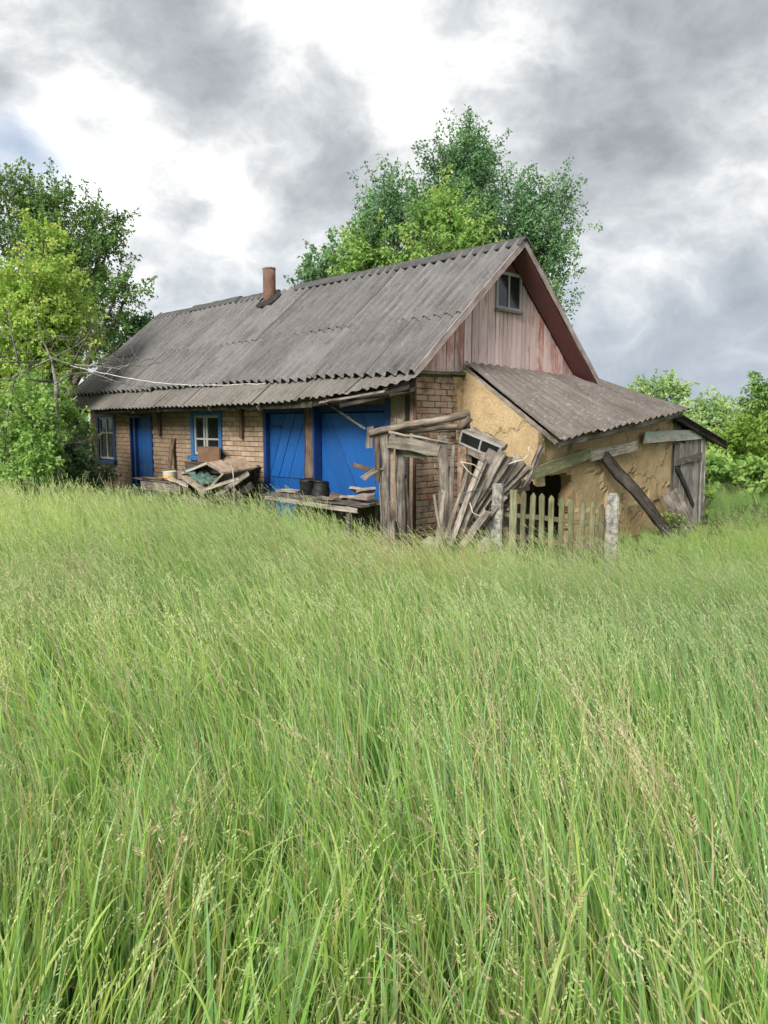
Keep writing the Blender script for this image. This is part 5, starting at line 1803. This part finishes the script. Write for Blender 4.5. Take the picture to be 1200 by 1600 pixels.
def tuft(name, nleaf, nstem, spread, h_leaf, h_stem, w_leaf, lean, style, r_, sk=1.0):
    V, F, Cc = [], [], []

    def ribbon(pts, wid, col, side):
        k = len(V)
        n = len(pts)
        for i, p in enumerate(pts):
            w_ = wid * (1 - (i / (n - 1)) ** 1.7) + .0006
            tw = side
            V.append(p - tw * w_ / 2)
            V.append(p + tw * w_ / 2)
            Cc.extend([col, col])
        for i in range(n - 1):
            F.append((k + 2 * i, k + 2 * i + 1, k + 2 * i + 3, k + 2 * i + 2))

    def pick(key):
        c = r_.choice(PAL[key])
        f = r_.uniform(.82, 1.2)
        return (c[0] * f, c[1] * f, c[2] * f)
    for i in range(nleaf):
        a = r_.uniform(0, 2 * math.pi)
        rr = spread * math.sqrt(r_.random())
        p0 = Vector((rr * math.cos(a), rr * math.sin(a), 0))
        H = h_leaf * r_.uniform(.45, 1.15)
        b_ = r_.uniform(0, 2 * math.pi)
        d = Vector((math.cos(b_), math.sin(b_), 0)) * r_.uniform(.02, .24) * H + Vector((-1, .1, 0)) * lean * H * r_.uniform(.3, 1.4)
        dr_ = r_.uniform(0, 1) ** 3 * .42
        n = 5
        pts = []
        for j in range(n + 1):
            t = j / n
            pts.append(p0 + d * t ** 1.8 + Vector((0, 0, H * (t - dr_ * t ** 3))))
        s = r_.uniform(0, math.pi)
        side = Vector((math.cos(s), math.sin(s), r_.uniform(-.2, .2)))
        u = r_.random()
        key = 'deadb' if u < (.04 if style != 'dry' else .25) else ('blue' if style == 'blue' and u < .75 else ('yel' if u > .82 else 'leaf'))
        ribbon(pts, w_leaf * r_.uniform(.6, 1.3), pick(key), side)
    for i in range(nstem):
        a = r_.uniform(0, 2 * math.pi)
        rr = spread * math.sqrt(r_.random())
        p0 = Vector((rr * math.cos(a), rr * math.sin(a), 0))
        H = h_stem * r_.uniform(.72, 1.12)
        b_ = r_.uniform(0, 2 * math.pi)
        d = Vector((math.cos(b_), math.sin(b_), 0)) * r_.uniform(.0, .16) * H + Vector((-1, .1, 0)) * lean * H * r_.uniform(.6, 1.5)
        n = 6
        pts = []
        for j in range(n + 1):
            t = j / n
            pts.append(p0 + d * t ** 2.2 + Vector((0, 0, H * (t - .10 * t ** 4))))
        s = r_.uniform(0, math.pi)
        side = Vector((math.cos(s), math.sin(s), 0))
        tanned = r_.random() < (.5 if style == 'dry' else .03)
        ck = 'tan' if tanned else 'stem'
        col = pick(ck)
        for sd in (side, Vector((-side.y, side.x, 0))):
            k = len(V)
            for j, p in enumerate(pts):
                w_ = (.0030 - .0014 * j / n) * sk
                V.extend([p - sd * w_ / 2, p + sd * w_ / 2])
                Cc.extend([col, col])
            for j in range(n):
                F.append((k + 2 * j, k + 2 * j + 1, k + 2 * j + 3, k + 2 * j + 2))
        # seed head : spikelets set alternately along the last part of the stem, nodding with it
        hc = 'tan' if tanned else 'head'
        hl = r_.uniform(.07, .15)
        tipd = (pts[-1] - pts[-2]).normalized()
        ns = r_.randrange(16, 24)
        loose = r_.random() < (.45 if style == 'dry' else .12)
        hp = pts[-1]
        nod = Vector((-1, .2, -.35)) * r_.uniform(0, .5)
        for q in range(ns):
            t = q / (ns - 1)
            dd = (tipd + nod * t).normalized()
            hp = hp + dd * hl / ns
            sdv = (side if q % 2 else -side) + Vector((r_.uniform(-.5, .5), r_.uniform(-.5, .5), 0))
            sp = (dd * (1.0 if not loose else .7) + sdv * (.20 if not loose else .6)).normalized()
            ln = sk ** .5 * (.0125 if not loose else .020) * r_.uniform(.7, 1.2) * (1.1 - .4 * t)
            b0 = hp
            nn_ = sp.cross(Vector((r_.uniform(-1, 1), r_.uniform(-1, 1), r_.uniform(-1, 1)))).normalized()
            wd = (.0036 if not loose else .003) * sk
            k = len(V)
            V.extend([b0, b0 + sp * ln * .5 + nn_ * wd / 2, b0 + sp * ln, b0 + sp * ln * .5 - nn_ * wd / 2])
            c = pick(hc)
            Cc.extend([c] * 4)
            F.append((k, k + 1, k + 2, k + 3))
        # a leaf or two on the stem
        for q in range(r_.randrange(1, 3)):
            t = r_.uniform(.25, .7)
            j = int(t * n)
            p = pts[j]
            b2 = r_.uniform(0, 2 * math.pi)
            o_ = Vector((math.cos(b2), math.sin(b2), 0)) * r_.uniform(.08, .2) + Vector((-lean * .25, 0, 0))
            ll = r_.uniform(.12, .26)
            lp = [p + o_ * (tt ** 1.5) + Vector((0, 0, ll * (tt - .45 * tt ** 3))) for tt in (0, .25, .5, .75, 1)]
            ribbon(lp, w_leaf * .8, pick('stem' if not tanned else 'deadb'), Vector((-o_.y, o_.x, 0)).normalized())
    me = bpy.data.meshes.new(name)
    me.from_pydata(V, [], F)
    ca_ = me.color_attributes.new('Col', 'FLOAT_COLOR', 'POINT')
    ca_.data.foreach_set('color', np.array([(*c, 1) for c in Cc], np.float32).ravel())
    me.materials.append(M_GRASS)
    return bpy.data.objects.new(name, me)


def fbm2(x, y, seed):
    """vectorised smooth noise 0..1"""
    r_ = np.random.default_rng(seed)
    out = np.zeros_like(x)
    tot = 0
    for o in range(3):
        f = .55 * 2.1 ** o
        for _ in range(4):
            a = r_.random() * 2 * math.pi
            ph = r_.random() * 7
            out += np.sin((x * math.cos(a) + y * math.sin(a)) * f * (.7 + .6 * r_.random()) + ph) / 2 ** o
            tot += 1 / 2 ** o * .55
    return np.clip(.5 + out / tot * .75, 0, 1)


def build_grass():
    coll = bpy.data.collections.new('grass_tufts')
    rr = random.Random(11)
    defs = []
    for k in range(4):
        defs.append(('leafy', 32, 2, .14, .62, .70, .0095, .12, 'leaf'))
    for k in range(4):
        defs.append(('stemmy', 24, 6, .14, .54, .72, .0068, .15, 'leaf'))
    for k in range(3):
        defs.append(('blue', 30, 2, .13, .56, .66, .0100, .12, 'blue'))
    for k in range(3):
        defs.append(('dry', 18, 11, .14, .46, .70, .0055, .15, 'dry'))
    for k in range(3):
        defs.append(('broad', 20, 1, .13, .70, .74, .0125, .10, 'blue' if k == 0 else 'leaf'))
    for k in range(3):
        defs.append(('mleaf', 22, 3, .17, .62, .74, .0150, .24, 'leaf', 1.7))
    for k in range(3):
        defs.append(('mstem', 15, 8, .17, .56, .78, .0120, .28, 'leaf', 1.7))
    for k in range(2):
        defs.append(('mblue', 22, 2, .17, .60, .72, .0165, .22, 'blue', 1.7))
    for k in range(2):
        defs.append(('mdry', 14, 9, .17, .50, .74, .0100, .26, 'dry', 1.7))
    for i, d in enumerate(defs):
        coll.objects.link(tuft('tuft_%02d' % i, *d[1:9], rr, d[9] if len(d) > 9 else 1.0))
    GR_ = {'leafy': range(0, 4), 'stemmy': range(4, 8), 'blue': range(8, 11), 'dry': range(11, 14), 'broad': range(14, 17), 'mleaf': range(17, 20), 'mstem': range(20, 23), 'mblue': range(23, 25), 'mdry': range(25, 27)}
    FAR = {'leafy': 'mleaf', 'stemmy': 'mstem', 'blue': 'mblue', 'dry': 'mdry', 'broad': 'mleaf'}
    X, Y = [], []
    r2 = np.random.default_rng(5)
    for (y0, y1, dens) in ((-.6, 2.4, 150), (2.4, 5, 78), (5, 9, 46), (9, 14, 34), (14, 20, 22), (20, 30, 9)):
        wmax = .60 * y1 + 1.8
        n = int((y1 - y0) * 2 * wmax * dens)
        y = r2.uniform(y0, y1, n)
        x = r2.uniform(-wmax, wmax, n)
        ok = np.abs(x) < .60 * np.maximum(y, 0) + 1.8
        X.append(x[ok])
        Y.append(y[ok])
    x, y = np.concatenate(X), np.concatenate(Y)
    rx, ry = x - O.x, y - O.y
    u = rx * D1.x + ry * D1.y
    v = rx * D2.x + ry * D2.y
    inside = ((u > -.05) & (u < 11.3) & (v > -.05) & (v < 4.4)) | ((u > -1.45) & (u < .1) & (v > 1.0) & (v < 6.8))
    keep = ~inside
    # bare strip along the walls under the eaves
    near = (u > -.6) & (u < 9.5) & (v > -.75) & (v < 0)
    keep &= ~(near & (r2.random(len(x)) < .8))
    nook = (x > .3) & (x < 2.2) & (y > 9.75) & (y < 11.2)
    keep &= ~nook
    x, y, u, v = x[keep], y[keep], u[keep], v[keep]
    n = len(x)
    z = np.array([gz(a, b_) for a, b_ in zip(x, y)]) - .01
    patch = fbm2(x * .9, y * .9, 3)
    patch2 = fbm2(x * 1.6 + 9, y * 1.6, 8)
    patch3 = fbm2(x * .5 + 4, y * .6, 21)
    dryf = np.clip((patch2 - .62) * 2.0, 0, 1)
    # straw coloured strip in front of the brick corner
    dz = np.exp(-(((x - .35) / 1.1) ** 2 + ((y - 8.2) / .8) ** 2))
    dz2 = np.exp(-(((x + .3) / .5) ** 2 + ((y - 6.6) / .5) ** 2)) + np.exp(-(((x - 1.5) / .5) ** 2 + ((y - 5.2) / .5) ** 2))
    dryf = np.clip(dryf * .75 + 1.0 * dz + .5 * dz2, 0, 1)
    right = np.clip((x - 2.4) / 1.2, 0, 1) * np.clip((y - 5.5) / 2.0, 0, 1)
    dryf *= 1 - .85 * right
    idx = np.zeros(n, np.int32)
    uu = r2.random(n)
    pd = .05 + .42 * dryf + .03 * (y < 5)
    pb = np.where(patch > .58, .45, .10)
    ps = .50
    for i in range(n):
        if uu[i] < pd[i]:
            k = 'dry'
        elif uu[i] < pd[i] + (1 - pd[i]) * pb[i]:
            k = 'blue'
        elif uu[i] < pd[i] + (1 - pd[i]) * (pb[i] + (1 - pb[i]) * ps):
            k = 'stemmy'
        else:
            k = 'leafy'
        if k in ('leafy', 'blue', 'stemmy') and y[i] < 5.5 and r2.random() < .22:
            k = 'broad'
        if r2.random() < min(max((y[i] - 2.6) / 1.8, 0), .88):
            k = FAR[k]
        g_ = GR_[k]
        idx[i] = g_[int(r2.integers(0, len(g_)))]
    scl = (.74 + .42 * patch3) * r2.uniform(.78, 1.18, n)
    scl *= np.where(y > 13, .92, 1.0)
    frontyard = (v > -2.2) & (v < .3) & (u > -1.0) & (u < 9)
    scl = np.where(frontyard, scl * .90, scl)
    scl *= 1 - .26 * np.clip((y - 6.0) / 1.5, 0, 1) * np.clip((x + .5) / 1.0, 0, 1)
    byannex = (u < -1.2) & (u > -3.2) & (v > .6)
    scl = np.where(byannex, scl * .46, scl)
    corner = (np.abs(x - .6) < 1.3) & (y > 9.2) & (y < 10.8)
    scl = np.where(corner, scl * .78, scl)
    yaw = (fbm2(x * .7 + 2, y * .7, 31) - .5) * 2.2 + r2.normal(0, .42, n)
    # close by on the left the stalks lean the other way
    yaw += math.pi * np.clip((1.2 - (x + .2 * y)) / 1.5, 0, 1) * np.clip((3.6 - y) / 2.0, 0, 1) * (x < .3)
    tx = r2.normal(0, .07, n)
    ty = r2.normal(-.03, .07, n)
    me = bpy.data.meshes.new('tall_grass')
    me.from_pydata(list(zip(x, y, z)), [], [])
    for nm, arr in (('scl', scl), ('tint', np.clip(.15 + .55 * patch + .25 * patch3 + r2.normal(0, .12, n) + .10 * right + .20 * np.clip((y - 6.5) / 2, 0, 1) * (x < 1.2), 0, 1)), ('dry', dryf * r2.uniform(.2, 1, n))):
        a = me.attributes.new(nm, 'FLOAT', 'POINT')
        a.data.foreach_set('value', arr.astype(np.float32))
    a = me.attributes.new('pick', 'INT', 'POINT')
    a.data.foreach_set('value', idx)
    a = me.attributes.new('rot', 'FLOAT_VECTOR', 'POINT')
    a.data.foreach_set('vector', np.stack([tx, ty, yaw], 1).astype(np.float32).ravel())
    o = bpy.data.objects.new('tall_grass', me)
    COL.objects.link(o)
    o['kind'] = 'stuff'
    o['label'] = 'tall pale green meadow grass with drooping seed heads'
    o['category'] = 'grass'
    ng = bpy.data.node_groups.new('scatter', 'GeometryNodeTree')
    ng.interface.new_socket('Geometry', in_out='INPUT', socket_type='NodeSocketGeometry')
    ng.interface.new_socket('Geometry', in_out='OUTPUT', socket_type='NodeSocketGeometry')
    gi, go = ng.nodes.new('NodeGroupInput'), ng.nodes.new('NodeGroupOutput')
    ip = ng.nodes.new('GeometryNodeInstanceOnPoints')
    ci = ng.nodes.new('GeometryNodeCollectionInfo')
    ci.inputs['Collection'].default_value = coll
    ci.inputs['Separate Children'].default_value = True
    ci.inputs['Reset Children'].default_value = True

    def named(nm, typ):
        q = ng.nodes.new('GeometryNodeInputNamedAttribute')
        q.data_type = typ
        q.inputs['Name'].default_value = nm
        return q.outputs['Attribute']
    ng.links.new(gi.outputs[0], ip.inputs['Points'])
    ng.links.new(ci.outputs[0], ip.inputs['Instance'])
    ip.inputs['Pick Instance'].default_value = True
    ng.links.new(named('pick', 'INT'), ip.inputs['Instance Index'])
    er = ng.nodes.new('FunctionNodeEulerToRotation')
    ng.links.new(named('rot', 'FLOAT_VECTOR'), er.inputs[0])
    ng.links.new(er.outputs[0], ip.inputs['Rotation'])
    ng.links.new(named('scl', 'FLOAT'), ip.inputs['Scale'])
    ng.links.new(ip.outputs[0], go.inputs[0])
    md = o.modifiers.new('scatter', 'NODES')
    md.node_group = ng
    print('grass tufts', n)


build_grass()
treeline()
